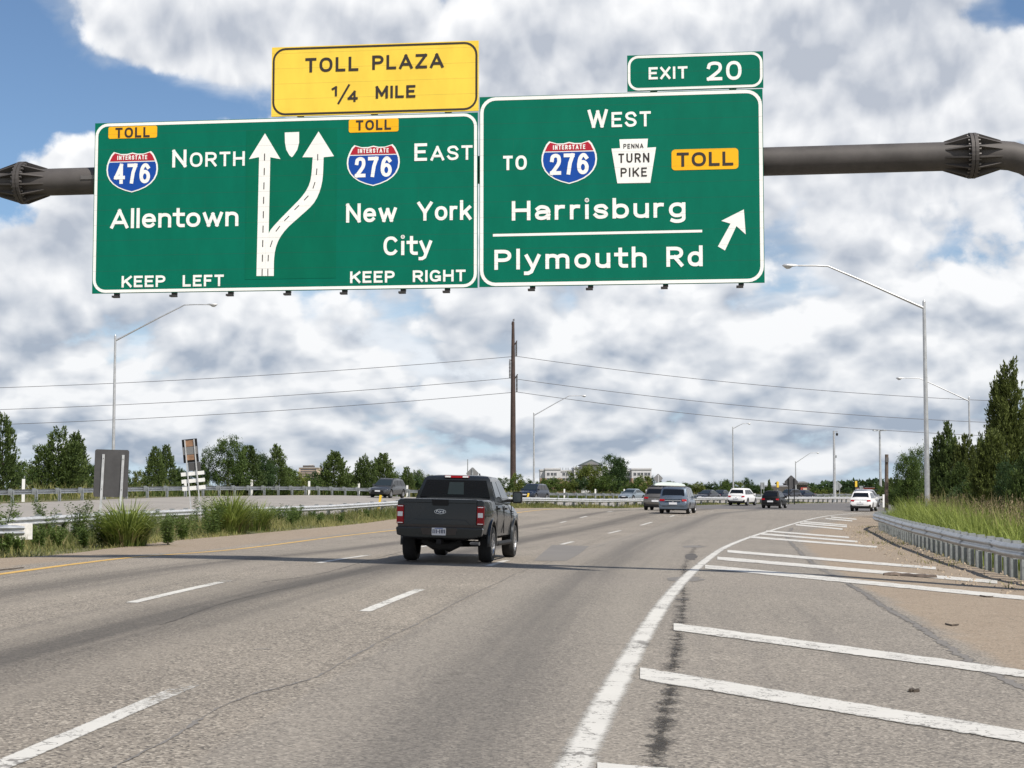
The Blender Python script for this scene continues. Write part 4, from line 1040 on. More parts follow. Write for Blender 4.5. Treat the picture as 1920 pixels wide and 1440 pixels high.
# leaning board with a wooden back and three white slats
D = 70.; x, z = on_ground(377, D)
s2 = thing('board_sign_back', 'leaning narrow sign back of wood and grey panels above three white slats', 'road sign', (x, D, z), R(-3)); s2.rotation_euler = (R(2), R(-5.5), R(-3))
k = D / F; Q = lambda v: zv(v, D) - z
def slab(name, u0, u1, v0, v1, m, y0=0., y1=.03): return MB().box((u0-377)*k, (u1-377)*k, y0, y1, Q(v1), Q(v0)).build(name, m, s2, bevel=.004)
slab('edge_panel', 357, 386, 822, 866, M['trim'], .01, .03); slab('wood_panel', 363, 380.5, 824.5, 836, M['plywood'], -.02, .009); slab('grey_panel', 357.5, 385.5, 836.5, 851, M['panelback'], -.015, .0095)
slab('wood_panel', 363, 380.5, 851.5, 861.5, M['plywood'], -.02, .009); slab('lower_panel', 365, 388, 866.2, 882, M['backsteel'], .0, .03)
slab('slat', 350, 394, 883.5, 890.5, M['white_post'], .0, .03); slab('slat', 350, 394, 897, 904, M['white_post'], .0, .03); slab('slat', 350, 394, 910.5, 918, M['white_post'], .0, .03)
for q in (363.5, 381): MB().box((q-377)*k-.025, (q-377)*k+.025, -.07, -.022, -.4, Q(823)).build('post', M['galvbright'], s2)
# diamonds from behind
def diamond(u, v, hw, D, nposts, label, m, pm, vb=None):
    x, z = on_ground(u, D); kk = D / F; c = zv(v, D) - z; r = hw * kk
    s = thing('warning_sign_back', label, 'road sign', (x, D, z))
    pts = []
    for a in (0, 90, 180, 270):
        for b in (-6, 6): pts.append((r*math.cos(R(a+b))*(1.0), c + r*math.sin(R(a+b))))
    MB().prism(pts, 1, -.012, .012).build('panel', m, s)
    for q in ([0] if nposts == 1 else [-r*.42, r*.42]):
        MB().box(q-.05, q+.05, -.09, -.016, -.4, c + r*(.55 if nposts == 2 else .8)).build('post', pm, s)
    return s
diamond(1482.5, 904, 12.5, 165, 2, 'dark diamond sign back on two posts to the right of the black SUV', M['backsteel'], M['trim'])
diamond(886, 888, 11.5, 104, 1, 'grey diamond sign back peeking above the pickup roof', M['panelback'], M['galvpost'])
diamond(1233.5, 897, 8.5, 178, 1, 'grey diamond sign back above the SUV with the roof rack', M['panelback'], M['galvbright'])
diamond(1569, 911, 8.5, 225, 2, 'pale grey diamond sign back beside the camera pole', M['galvpost'], M['galvpost'])
for u, v0, v1, w2, D, lb in ((1428.5, 904.5, 917, 8, 255, 'small grey rectangular sign back between the white and the black SUV'), (1613, 911, 921, 7, 290, 'small pale sign back right of the distant yellow signal')):
    x, z = on_ground(u, D); kk = D/F
    s = thing('small_sign_back', lb, 'road sign', (x, D, z)); MB().prism(rrect(-w2*kk/2, w2*kk/2, zv(v1, D)-z, zv(v0, D)-z, .08), 1, -.015, .015).build('panel', M['galvpost'], s)
    for q in (-.22, .22): MB().box(q-.04, q+.04, -.1, -.02, -.3, zv(v0, D)-z-.1).build('post', M['galvpost'], s)
x, z = on_ground(877, 190); o = MB().tube([(0,0,-.3),(0,0,3),(0,0,zv(861,190)-z)], [.07,.06,.05], 8).build('thin_pole', M['galvpost'], None); o.location = (x, 190, z); tag(o, 'thin grey pole rising just behind the pickup roof', 'pole')
for u, v0, D, lb in ((1457, 903, 300, 'yellow signal head above the black SUV'), (1603.5, 902, 300, 'yellow signal head above the right white SUV')):
    x, z = on_ground(u, D); s = thing('traffic_signal', lb, 'traffic signal', (x, D, z), 0, 'distant yellow traffic signals'); h = zv(v0, D) - z
    MB().tube([(0,.25,-.2),(0,.25,h+.1)], .08, 8).build('pole', M['galvpost'], s)
    hd = MB().box(-.22,.22,-.2,.18,h-1.15,h).build('signal_head', M['yellow_post'], s, bevel=.05)
    MB().box(-.26,-.23,-.05,.12,h-1.1,h-.05).box(-.5,-.2,-.02,.05,h-.5,h-.2).build('visor', M['trim'], hd)

# ------------------------------------------------------------------ buildings far off
M['stucco'] = mat('pale stucco', (0.50, 0.50, 0.52), .9, 0, .08, .3)
M['brickwall'] = mat('tan brick', (0.33, 0.225, 0.16), .9, 0, .15, .8)
M['roofgreen'] = mat('slate green roof', (0.10, 0.125, 0.135), .7, 0, .12, .6)
M['winglass'] = mat('window glass', (0.035, 0.042, 0.055), .15)
M['tanwall'] = mat('pinkish concrete', (0.50, 0.40, 0.33), .9, 0, .1, .2)
M['brownwall'] = mat('brown siding', (0.085, 0.075, 0.068), .85, 0, .15, .4)
M['redwall'] = mat('red panels', (0.42, 0.075, 0.055), .7, 0, .12, .4)
M['greyroof'] = mat('grey roofing', (0.20, 0.20, 0.21), .8, 0, .1, .5)
def box_part(name, b, m, root): return MB().box(*b).build(name, m, root)
def win(root, x, y, z, w, h):
    f = MB(); f.box(x-w/2-.1, x+w/2+.1, y-.06, y+.1, z-.1, z+h+.1); o = f.build('window', M['stucco'], root)
    MB().box(x-w/2, x-.04, y-.09, y-.061, z, z+h).box(x+.04, x+w/2, y-.09, y-.061, z, z+h).build('pane', M['winglass'], o)
def hotel():
    D = 430.; k = D / F; u0 = 1117; X = lambda u: (u - u0) * k
    x = px(u0, D); zb = -2.0
    r = thing('hotel_building', 'pale four storey hotel with a gabled tower showing above the bushes', 'hotel', (x, D, zb))
    Zv = lambda v: zv(v, D) - zb
    zs = Zv(896.5)
    for a, b, v, y in ((1013,1022,882.5,1.2),(1022.1,1051,880.5,0),(1051.1,1076,884,1.0),(1076.1,1089,878.5,-.6),(1127.1,1184,883,1.2),(1184.1,1221,880.5,0)):
        box_part('wall', (X(a), X(b), y, 16, zs, Zv(v)), M['stucco'], r); box_part('brick_base', (X(a), X(b), y+.02, 16, 0, zs-.002), M['brickwall'], r)
        MB().box(X(a)-.15, X(b)+.13, y-.22, 16.2, Zv(v), Zv(v)+.4).build('parapet', M['stucco'], r)
        for u in np.arange(a + 6, b - 4, 13 if b - a > 20 else 30):
            for du in (0, 7.2):
                if u + du > b - 3: continue
                win(r, X(u + du), y, Zv(891.5), 4.4*k, 5.2*k); win(r, X(u + du), y, Zv(901.5), 4.4*k, 5.2*k)
    tw = box_part('tower', (X(1089.2), X(1127), -1.5, 12, 0, Zv(872.5)), M['stucco'], r)
    win(r, X(1094), -1.5, Zv(879), 5*k, 3*k); win(r, X(1108), -1.5, Zv(879), 5*k, 3*k); win(r, X(1121), -1.5, Zv(879), 5*k, 3*k)
    MB().prism([(X(1087), Zv(872.4)), (X(1129), Zv(872.4)), (X(1129), Zv(871)), (X(1108), Zv(861.5)), (X(1087), Zv(871))], 1, -2.4, 13).build('roof', M['roofgreen'], r)
    MB().prism([(X(1092), Zv(871.6)), (X(1124), Zv(871.6)), (X(1108), Zv(864.6))], 1, -2.5, -2.405).build('gable_panel', M['greyroof'], r)
    for u, v in ((1040,878.7),(1072,881),(1203,878),(1215,878),(1020,880.5)):
        box_part('roof_unit', (X(u)-.6, X(u)+.6, 3, 4.4, Zv(v+4), Zv(v-.4)), M['greyroof'], r)
    for u in (1051,1056,1062,1066): MB().tube([(X(u),4,Zv(884)),(X(u),4,Zv(876.5))], .06, 5).build('antenna', M['dark'], r)
hotel()
def tower_block():
    D = 900.; k = D/F; u0 = 582; x = px(u0, D); zb = -4; Zv = lambda v: zv(v, D) - zb; X = lambda u: (u-u0)*k
    r = thing('apartment_block', 'distant pinkish apartment block showing between the bushes and the lone cedar', 'apartment block', (x, D, zb))
    box_part('wall', (X(561), X(599), 0, 16, 0, Zv(877)), M['tanwall'], r); box_part('parapet', (X(560.5), X(599.5), -.4, 16.4, Zv(877)+.002, Zv(876.2)), M['stucco'], r)
    box_part('penthouse', (X(567), X(586), 3, 12, Zv(876.1), Zv(872.5)), M['brownwall'], r); box_part('tank', (X(578), X(585), 2.9, 10, Zv(872.4), Zv(870.5)), M['stucco'], r)
    for v in (879.5, 883.5, 887.5, 891.5, 895.5):
        for u in (567, 573, 579, 585, 591): MB().box(X(u)-.9, X(u)+.9, -.12, .1, Zv(v+2), Zv(v)).build('window', M['winglass'], r)
tower_block()
def brown_building():
    D = 400.; k = D/F; u0 = 1478; x = px(u0, D); zb = -2; Zv = lambda v: zv(v, D) - zb; X = lambda u: (u-u0)*k
    r = thing('brown_building', 'long low brown commercial building with a gabled entrance tower', 'building', (x, D, zb))
    box_part('wall', (X(1434), X(1488), 0, 25, 0, Zv(912.5)), M['brownwall'], r)
    MB().prism([(0, Zv(912.4)), (25, Zv(912.4)), (25, Zv(912)), (12, Zv(909.6)), (0, Zv(911.7))], 0, X(1433), X(1488.4)).build('roof', M['greyroof'], r)
    box_part('tower', (X(1490), X(1511), -2, 18, 0, Zv(906.5)), M['brownwall'], r)
    MB().prism([(X(1488.5), Zv(906.4)), (X(1512.5), Zv(906.4)), (X(1511), Zv(905.4)), (X(1503), Zv(902.8)), (X(1499), Zv(902.8)), (X(1490), Zv(905.4))], 1, -3, 19).build('tower_roof', M['greyroof'], r)
    box_part('trim_band', (X(1490.5), X(1510.5), -2.2, -2.003, Zv(909), Zv(907)), M['stucco'], r); box_part('sign_band', (X(1497), X(1508), -2.4, -2.203, Zv(922), Zv(914)), M['redwall'], r); box_part('entry_panel', (X(1501), X(1508), -2.6, -2.403, Zv(920), Zv(915)), M['tanwall'], r)
    MB().prism([(X(1511.1), 0), (X(1520), 0), (X(1520), Zv(917)), (X(1514), Zv(912)), (X(1511.1), Zv(912))], 1, 0, 18).build('side_wing', M['brownwall'], r)
brown_building()
D = 360.; k = D/F; x = px(1629, D); r = thing('red_building', 'small red walled building far beyond the right white SUV', 'building', (x, D, -1)); Zv = lambda v: zv(v, D) + 1
box_part('wall', (-9.5*k, 9*k, 0, 9, 0, Zv(914.4)), M['redwall'], r); box_part('roof', (-9.7*k, 9.2*k, -.3, 9.3, Zv(914.3), Zv(913.6)), M['greyroof'], r); box_part('door', (-3, -1.4, -.1, .05, 0, 2.6), M['stucco'], r); box_part('window', (1, 5, -.1, .05, Zv(919.5), Zv(917)), M['winglass'], r)
# rubber strip and scraps lying on the shoulder
def lying(name, label, cat, pxs, w, m, hgt=.02):
    c = smooth_curve([ground(*q) for q in pxs], .12); mb = MB()
    pts = [(p[0], p[1], zg1(*p) + hgt*.6) for p in c]
    t = np.gradient(c, axis=0); t /= np.linalg.norm(t, axis=1)[:, None]; vs = []; n = len(c)
    for i in range(n):
        q = (.5 if i in (0, n-1) else 1) * w/2; nx, ny = t[i,1]*q, -t[i,0]*q; zz = pts[i][2] + rng.normal(0, hgt*.2)
        vs += [(c[i,0]-nx, c[i,1]-ny, zz-hgt*.4), (c[i,0]+nx, c[i,1]+ny, zz-hgt*.4), (c[i,0]+nx*.7, c[i,1]+ny*.7, zz+hgt), (c[i,0]-nx*.7, c[i,1]-ny*.7, zz+hgt)]
    fs = [(4*i+j, 4*i+(j+1) % 4, 4*(i+1)+(j+1) % 4, 4*(i+1)+j) for i in range(n-1) for j in range(4)] + [(0,1,2,3), tuple(4*(n-1)+j for j in (3,2,1,0))]
    o = mb.add(vs, fs).build(name, m, None); return tag(o, label, cat)
lying('rubber_strip', 'long dark rubber strip lying across a white hatch line on the right shoulder', 'debris', ((1657,1078.5),(1690,1079.5),(1725,1082),(1754,1084)), .26, M['wood'], .035)
lying('wood_scrap', 'short dark curved scrap on the dirt of the right shoulder', 'debris', ((1773,1171),(1785,1174),(1797,1172.5)), .04, M['bark'], .012)
lying('wood_scrap', 'small dark splinter lying on the hatch line beside the guardrail', 'debris', ((1838,1118),(1850,1120),(1862,1120.5)), .06, M['bark'], .015)
lying('wood_scrap', 'twig on the dirt shoulder at the left edge of the photo', 'debris', ((-10,1071),(20,1068),(44,1065)), .05, M['bark'], .012)
lying('crushed_leaf', 'curled dark leaf on the asphalt between the two nearest hatch lines', 'debris', ((1706,1298),(1711,1295),(1716,1298),(1722,1296)), .05, M['bark'], .014)
lying('flat_scrap', 'flattened green grey scrap in the middle of the nearest lane', 'debris', ((477,1219),(490,1217.5),(506,1218.5)), .035, M['patch'], .006)
# ------------------------------------------------------------------ vehicles
PAINT = {}
def paint(name, c, metal=.35, rough=.32):
    if name not in PAINT: PAINT[name] = mat('paint ' + name, c, rough, metal, .04, 2, coat=.5 if .05 < sum(c) < .09 else .10 if sum(c) < .09 else .45, spec=.22 if sum(c) < .09 else .5)
    return PAINT[name]
def boolean_cut(o, cutters):
    """cuts closed solids out of a mesh; the cutters are thrown away"""
    for c in cutters:
        md = o.modifiers.new('cut', 'BOOLEAN'); md.object = c; md.operation = 'DIFFERENCE'; md.solver = 'EXACT'
    bpy.context.view_layer.update()
    dg = bpy.context.evaluated_depsgraph_get(); me = bpy.data.meshes.new_from_object(o.evaluated_get(dg))
    o.modifiers.clear(); old = o.data; o.data = me; bpy.data.meshes.remove(old)
    for c in cutters:
        m_ = c.data; bpy.data.objects.remove(c); bpy.data.meshes.remove(m_)
def loft(mb, rings):
    n = len(rings[0]); vs = [p for r in rings for p in r]
    fs = [(i*n+k, i*n+(k+1) % n, (i+1)*n+(k+1) % n, (i+1)*n+k) for i in range(len(rings)-1) for k in range(n)]
    fs += [tuple(range(n)), tuple((len(rings)-1)*n + k for k in range(n))]
    mb.add(vs, fs)
def body_ring(y, w, zs, zm, zb, crown, wb):
    """lower-body cross-section, both sides: sill, flank, belt, deck"""
    h = [(w*.86, zs), (w*.955, zs+.07), (w, zm), (w*.985, zm+(zb-zm)*.55), (wb, zb-.03), (wb-.05, zb+crown*.35), (wb*.5, zb+crown*.9)]
    return [(x, y, z) for x, z in h] + [(0, y, zb+crown)] + [(-x, y, z) for x, z in h[::-1]] + [(0, y, zs)]
def lerp3(a, b, t): return tuple(a[i] + (b[i]-a[i])*t for i in range(3))
def pane(mb, quad, u0, u1, v0, v1, out, th=.012, cut=0.0):
    """a glass plate on the quad (bl, br, tr, tl), standing slightly proud of it"""
    bl, br, tr, tl = [Vector(q) for q in quad]
    P = lambda u, v: bl.lerp(br, u).lerp(tl.lerp(tr, u), v)
    nrm = (br - bl).cross(tl - bl).normalized()
    if nrm.dot(Vector(out)) < 0: nrm = -nrm
    c = [P(u0, v0), P(u1, v0), P(u1 - (cut if cut > 0 else 0), v1), P(u0 - (cut if cut < 0 else 0), v1)]
    vs = [p - nrm*.02 for p in c] + [p + nrm*th for p in c]
    mb.add(vs, [(0,1,2,3), (7,6,5,4), (0,4,5,1), (1,5,6,2), (2,6,7,3), (3,7,4,0)])
def wheel_set(root, tr, wb_f, wb_r, rad, wid, rimc=.66):
    tyre_me = rim_me = None
    for y in (wb_r, wb_f):
        for s in (-1, 1):
            if tyre_me is None:
                prof = [(-wid/2, rad*.60), (-wid/2, rad*.93), (-wid*.36, rad), (wid*.36, rad), (wid/2, rad*.93), (wid/2, rad*.60)]
                n = 28; vs = []; m_ = len(prof)
                for k in range(n):
                    a = 2*math.pi*k/n
                    for q, r_ in prof: vs.append((q, r_*math.cos(a), r_*math.sin(a)))
                fs = [(k*m_+j, k*m_+(j+1) % m_, ((k+1) % n)*m_+(j+1) % m_, ((k+1) % n)*m_+j) for k in range(n) for j in range(m_)]
                w_ = MB().add(vs, fs).build('wheel', M['tyre'], root, True); tyre_me = w_.data
                mb = MB()
                mb.tube([(wid*.02, 0, 0), (wid*.05, 0, 0)], rad*.60, 24)
                for k in range(6):
                    a = 2*math.pi*k/6; c, sn = math.cos(a), math.sin(a); b_ = .09*rad/.36
                    e = [(wid*.05, 0), (wid*.40, .12*rad), (wid*.46, .60*rad), (wid*.05, .61*rad)]
                    vv = []
                    for t in (-b_/2, b_/2):
                        for q, r_ in e: vv.append((q, r_*c - t*sn, r_*sn + t*c))
                    mb.add(vv, [(0,1,2,3), (7,6,5,4)] + [(i, 4+i, 4+(i+1) % 4, (i+1) % 4) for i in range(4)])
                mb.tube([(wid*.05,0,0), (wid*.44,0,0)], [rad*.16, rad*.13], 12)
                n2 = 24; vs = []
                for k in range(n2):
                    a = 2*math.pi*k/n2
                    for q, r_ in ((wid*.38, rad*.54), (wid*.50, rad*.56), (wid*.50, rad*.64), (wid*.38, rad*.64)): vs.append((q, r_*math.cos(a), r_*math.sin(a)))
                mb.add(vs, [(k*4+j, k*4+(j+1) % 4, ((k+1) % n2)*4+(j+1) % 4, ((k+1) % n2)*4+j) for k in range(n2) for j in range(4)])
                rm = mb.build('rim', M['rim'], w_); rim_me = rm.data
            else:
                w_ = bpy.data.objects.new('wheel', tyre_me); COL.objects.link(w_); w_.parent = root
                rm = bpy.data.objects.new('rim', rim_me); COL.objects.link(rm); rm.parent = w_
            w_.location = (s*(tr - wid/2), y, rad); w_.rotation_euler = (0, 0, 0 if s > 0 else math.pi)
def wrap_lamp(name, root, pts, m, depth=.05):
    """lamp plate from four corner points on the skin, pushed outward along its own normal"""
    P = [Vector(p) for p in pts]; nrm = (P[1]-P[0]).cross(P[3]-P[0]).normalized(); c = sum(P, Vector()) / 4
    if nrm.dot(c - Vector((0, 0, .8))) < 0: nrm = -nrm
    mb = MB(); vs = [p - nrm*.05 for p in P] + [p + nrm*depth*.3 for p in P]
    mb.add(vs, [(0,1,2,3), (7,6,5,4), (0,4,5,1), (1,5,6,2), (2,6,7,3), (3,7,4,0)]); return mb.build(name, m, root, bevel=.01)
def car(name, label, cat, pt, L, W, Ht, kind, group=None, rails=False, lower=None, extra=None):
    """built along +y (front), resting on z = 0"""
    root = thing(name, label, cat, (0, 0, 0), 0, group)
    w = W/2; suv = kind in ('suv', 'van'); rad = .36 if suv else .325
    sill = .30 if suv else .24; belt = Ht*.60 if suv else Ht*.64; mid = belt*.62
    if kind == 'van': belt = Ht*.575
    yr, yf = -L/2, L/2
    hood = belt - (.10 if suv else .14)
    cowl = yf - L*(.25 if kind != 'van' else .19); yb = yr + (.06 if suv else L*.16)
    deck = belt if suv else belt - .06
    st = [(yr, w*.80, sill+.16, deck-.42, w*.76), (yr+.06, w*.90, sill+.08, deck-.22, w*.86), (yr+.20, w*.97, sill, deck-.05, w*.91), (yr+.5, w, sill, deck, w*.93),
          (yb+L*.12, w, sill, belt, w*.93), (0, w, sill, belt, w*.93), (cowl-.25, w, sill, belt-.03, w*.92), (cowl+.15, w, sill, hood, w*.90),
          (yf-.45, w*.985, sill, hood-.09, w*.87), (yf-.20, w*.93, sill+.01, hood-.18, w*.82), (yf-.05, w*.84, sill+.06, hood-.27, w*.76), (yf, w*.74, sill+.12, hood-.42, w*.68)]
    mb = MB(); loft(mb, [body_ring(y, ww, z0, (z0+zb)/2+.02, zb, .05 if y < cowl else .06, wb) for y, ww, z0, zb, wb in st])
    body = mb.build('body', pt, root)
    cuts = []
    wf, wr = yf - L*.195, yr + L*.20
    for y in (wr, wf):
        cuts.append(MB().tube([(-w-.2, y, rad+.015), (w+.2, y, rad+.015)], rad+.065, 28).build('cut', None))
    boolean_cut(body, cuts); autosmooth(body, .55)
    for y in (wr, wf):    # dark wheel housings inside the arches
        MB().prism([(y + (rad+.10)*math.cos(R(a)), rad + .06 + (rad+.06)*math.sin(R(a))) for a in range(0, 181, 12)], 0, -w*.80, w*.80).build('wheel_well', M['trim'], root)
    # greenhouse
    g0, g3 = (yr + .10, cowl + .12) if suv else (yr + L*.13, cowl + .10)
    g1, g2 = {'suv': (yr + .52, cowl - .70), 'van': (yr + .36, cowl - .85), 'sedan': (yr + L*.315, cowl - .80)}[kind]
    wb_, wt = w*.905, w*(.69 if kind != 'van' else .76); zt = Ht
    def ring(z, ya, yd, hw, sh):
        return [(-hw, ya+sh, z), (-hw*.6, ya, z), (hw*.6, ya, z), (hw, ya+sh, z), (hw, yd-sh, z), (hw*.6, yd, z), (-hw*.6, yd, z), (-hw, yd-sh, z)]
    rings = [ring(belt-.06, g0, g3, wb_, .10), ring(belt+.02, g0+.02, g3-.08, wb_, .10), ring(zt-.13, g1-.04, g2+.05, wt+.03, .09), ring(zt-.05, g1+.03, g2-.03, wt-.05, .08), ring(zt-.005, g1+.25, g2-.3, wt-.22, .06)]
    mb = MB(); loft(mb, rings); cab = mb.build('cabin', pt, root, True)
    A, B = rings[1], rings[2]
    gl = M['glass'] if suv else M['glass_clear']
    mb = MB(); pane(mb, (A[1], A[2], B[2], B[1]), -.20, 1.20, .30 if suv else .12, .95, (0, -1, .2)); mb.build('rear_window', M['glass'], root)
    mb = MB(); pane(mb, (A[6], A[5], B[5], B[6]), -.24, 1.24, .05, .97, (0, 1, .4)); mb.build('windshield', M['glass_clear'], root)
    for s, (i, j) in ((1, (3, 4)), (-1, (0, 7))):
        q = (A[i], A[j], B[j], B[i])
        cut_f, cut_r = (.02, .02)
        for u0, u1, c in ((.045, .30, -.03), (.325, .60, 0), (.625, .955, .10)) if suv else ((.06, .47, -.08), (.50, .94, .12)):
            mb = MB(); pane(mb, q, u0, u1, .12, .93, (s, 0, .1), cut=c); mb.build('side_window', gl, root)
    # underside, bumpers
    MB().box(-w*.82, w*.82, yr+.16, yf-.18, sill-.06, sill+.10).build('underbody', M['trim'], root)
    lw = lower or M['trim']
    mb = MB()
    loft(mb, [[(x*w, yr + d - .012, z) for x, z in ((-.90, sill+.02), (.90, sill+.02), (.91, sill+.22), (.86, sill+.26), (-.86, sill+.26), (-.91, sill+.22))] for d in (.02, .10)]); mb.build('rear_bumper', lw, root)
    MB().box(-w*.62, w*.62, yf-.06, yf+.012, sill+.08, sill+.24).build('lower_grille', M['trim'], root)
    MB().prism([(-w*.50, hood-.44), (w*.50, hood-.44), (w*.58, hood-.27), (-w*.58, hood-.27)], 1, yf-.16, yf+.004).build('grille', M['trim'], root)
    for s in (-1, 1):
        zt_ = belt - .08
        wrap_lamp('tail_lamp', root, [(s*w*.58, yr+.035, zt_-.11), (s*w*.88, yr+.10, zt_-.13), (s*w*.875, yr+.16, zt_+.01), (s*w*.56, yr+.10, zt_-.0)], M['tail'], .10)
        wrap_lamp('headlight', root, [(s*w*.55, yf-.06, hood-.36), (s*w*.84, yf-.20, hood-.33), (s*w*.86, yf-.34, hood-.18), (s*w*.56, yf-.12, hood-.25)], M['clearlamp'], .12)
        mo = MB(); mo.box(-.03, .03, -.03, .03, -.02, .02)
        mo.prism([(0, -.10), (.17, -.13), (.19, .02), (.16, .06), (.02, .06)], 1, -.06, .06)
        m_ = mo.build('wing_mirror', pt, root, bevel=.015); m_.location = (s*(wb_+.02), cowl - .28, belt + .10)
        if s < 0: m_.scale = (-1, 1, 1)
    pl = MB().box(-.26, .26, yr-.03, yr+.06, belt*.60, belt*.60+.14).build('license_plate', M['plate'], root)
    MB().box(-.05, .05, yr-.02, yr+.06, belt*.76, belt*.76+.05).build('badge', M['chrome'], root)
    MB().box(-.24, .24, yf-.02, yf+.03, sill+.22, sill+.34).build('front_plate', M['plate'], root)
    wheel_set(root, w - .015, wf, wr, rad, .225)
    if rails:
        for s in (-1, 1): MB().tube([(s*(wt-.06), g1+.15, zt-.04), (s*(wt-.05), g1+.35, zt+.03), (s*(wt-.05), g2-.4, zt+.03), (s*(wt-.06), g2-.15, zt-.04)], .022, 6).build('roof_rail', M['trim'], root)
    if extra: extra(root, w, yr, yf, belt, zt, wt, g1, g2)
    return root
def place(root, u, D, heading, v=None):
    """stand a vehicle on the road, tilted with its banking"""
    x = px(u, D); e = .6
    nx = -(zg1(x+e, D) - zg1(x-e, D)) / (2*e); ny = -(zg1(x, D+e) - zg1(x, D-e)) / (2*e)
    n = Vector((nx, ny, 1)).normalized(); f = Vector((math.sin(heading), math.cos(heading), 0)); f = (f - n*f.dot(n)).normalized(); r = f.cross(n)
    root.matrix_world = Matrix(((r.x, f.x, n.x, x), (r.y, f.y, n.y, D), (r.z, f.z, n.z, zg1(x, D) + .008), (0, 0, 0, 1)))
    return root
GV = 'vehicles driving away from the camera'; GO = 'oncoming vehicles on the opposing road'
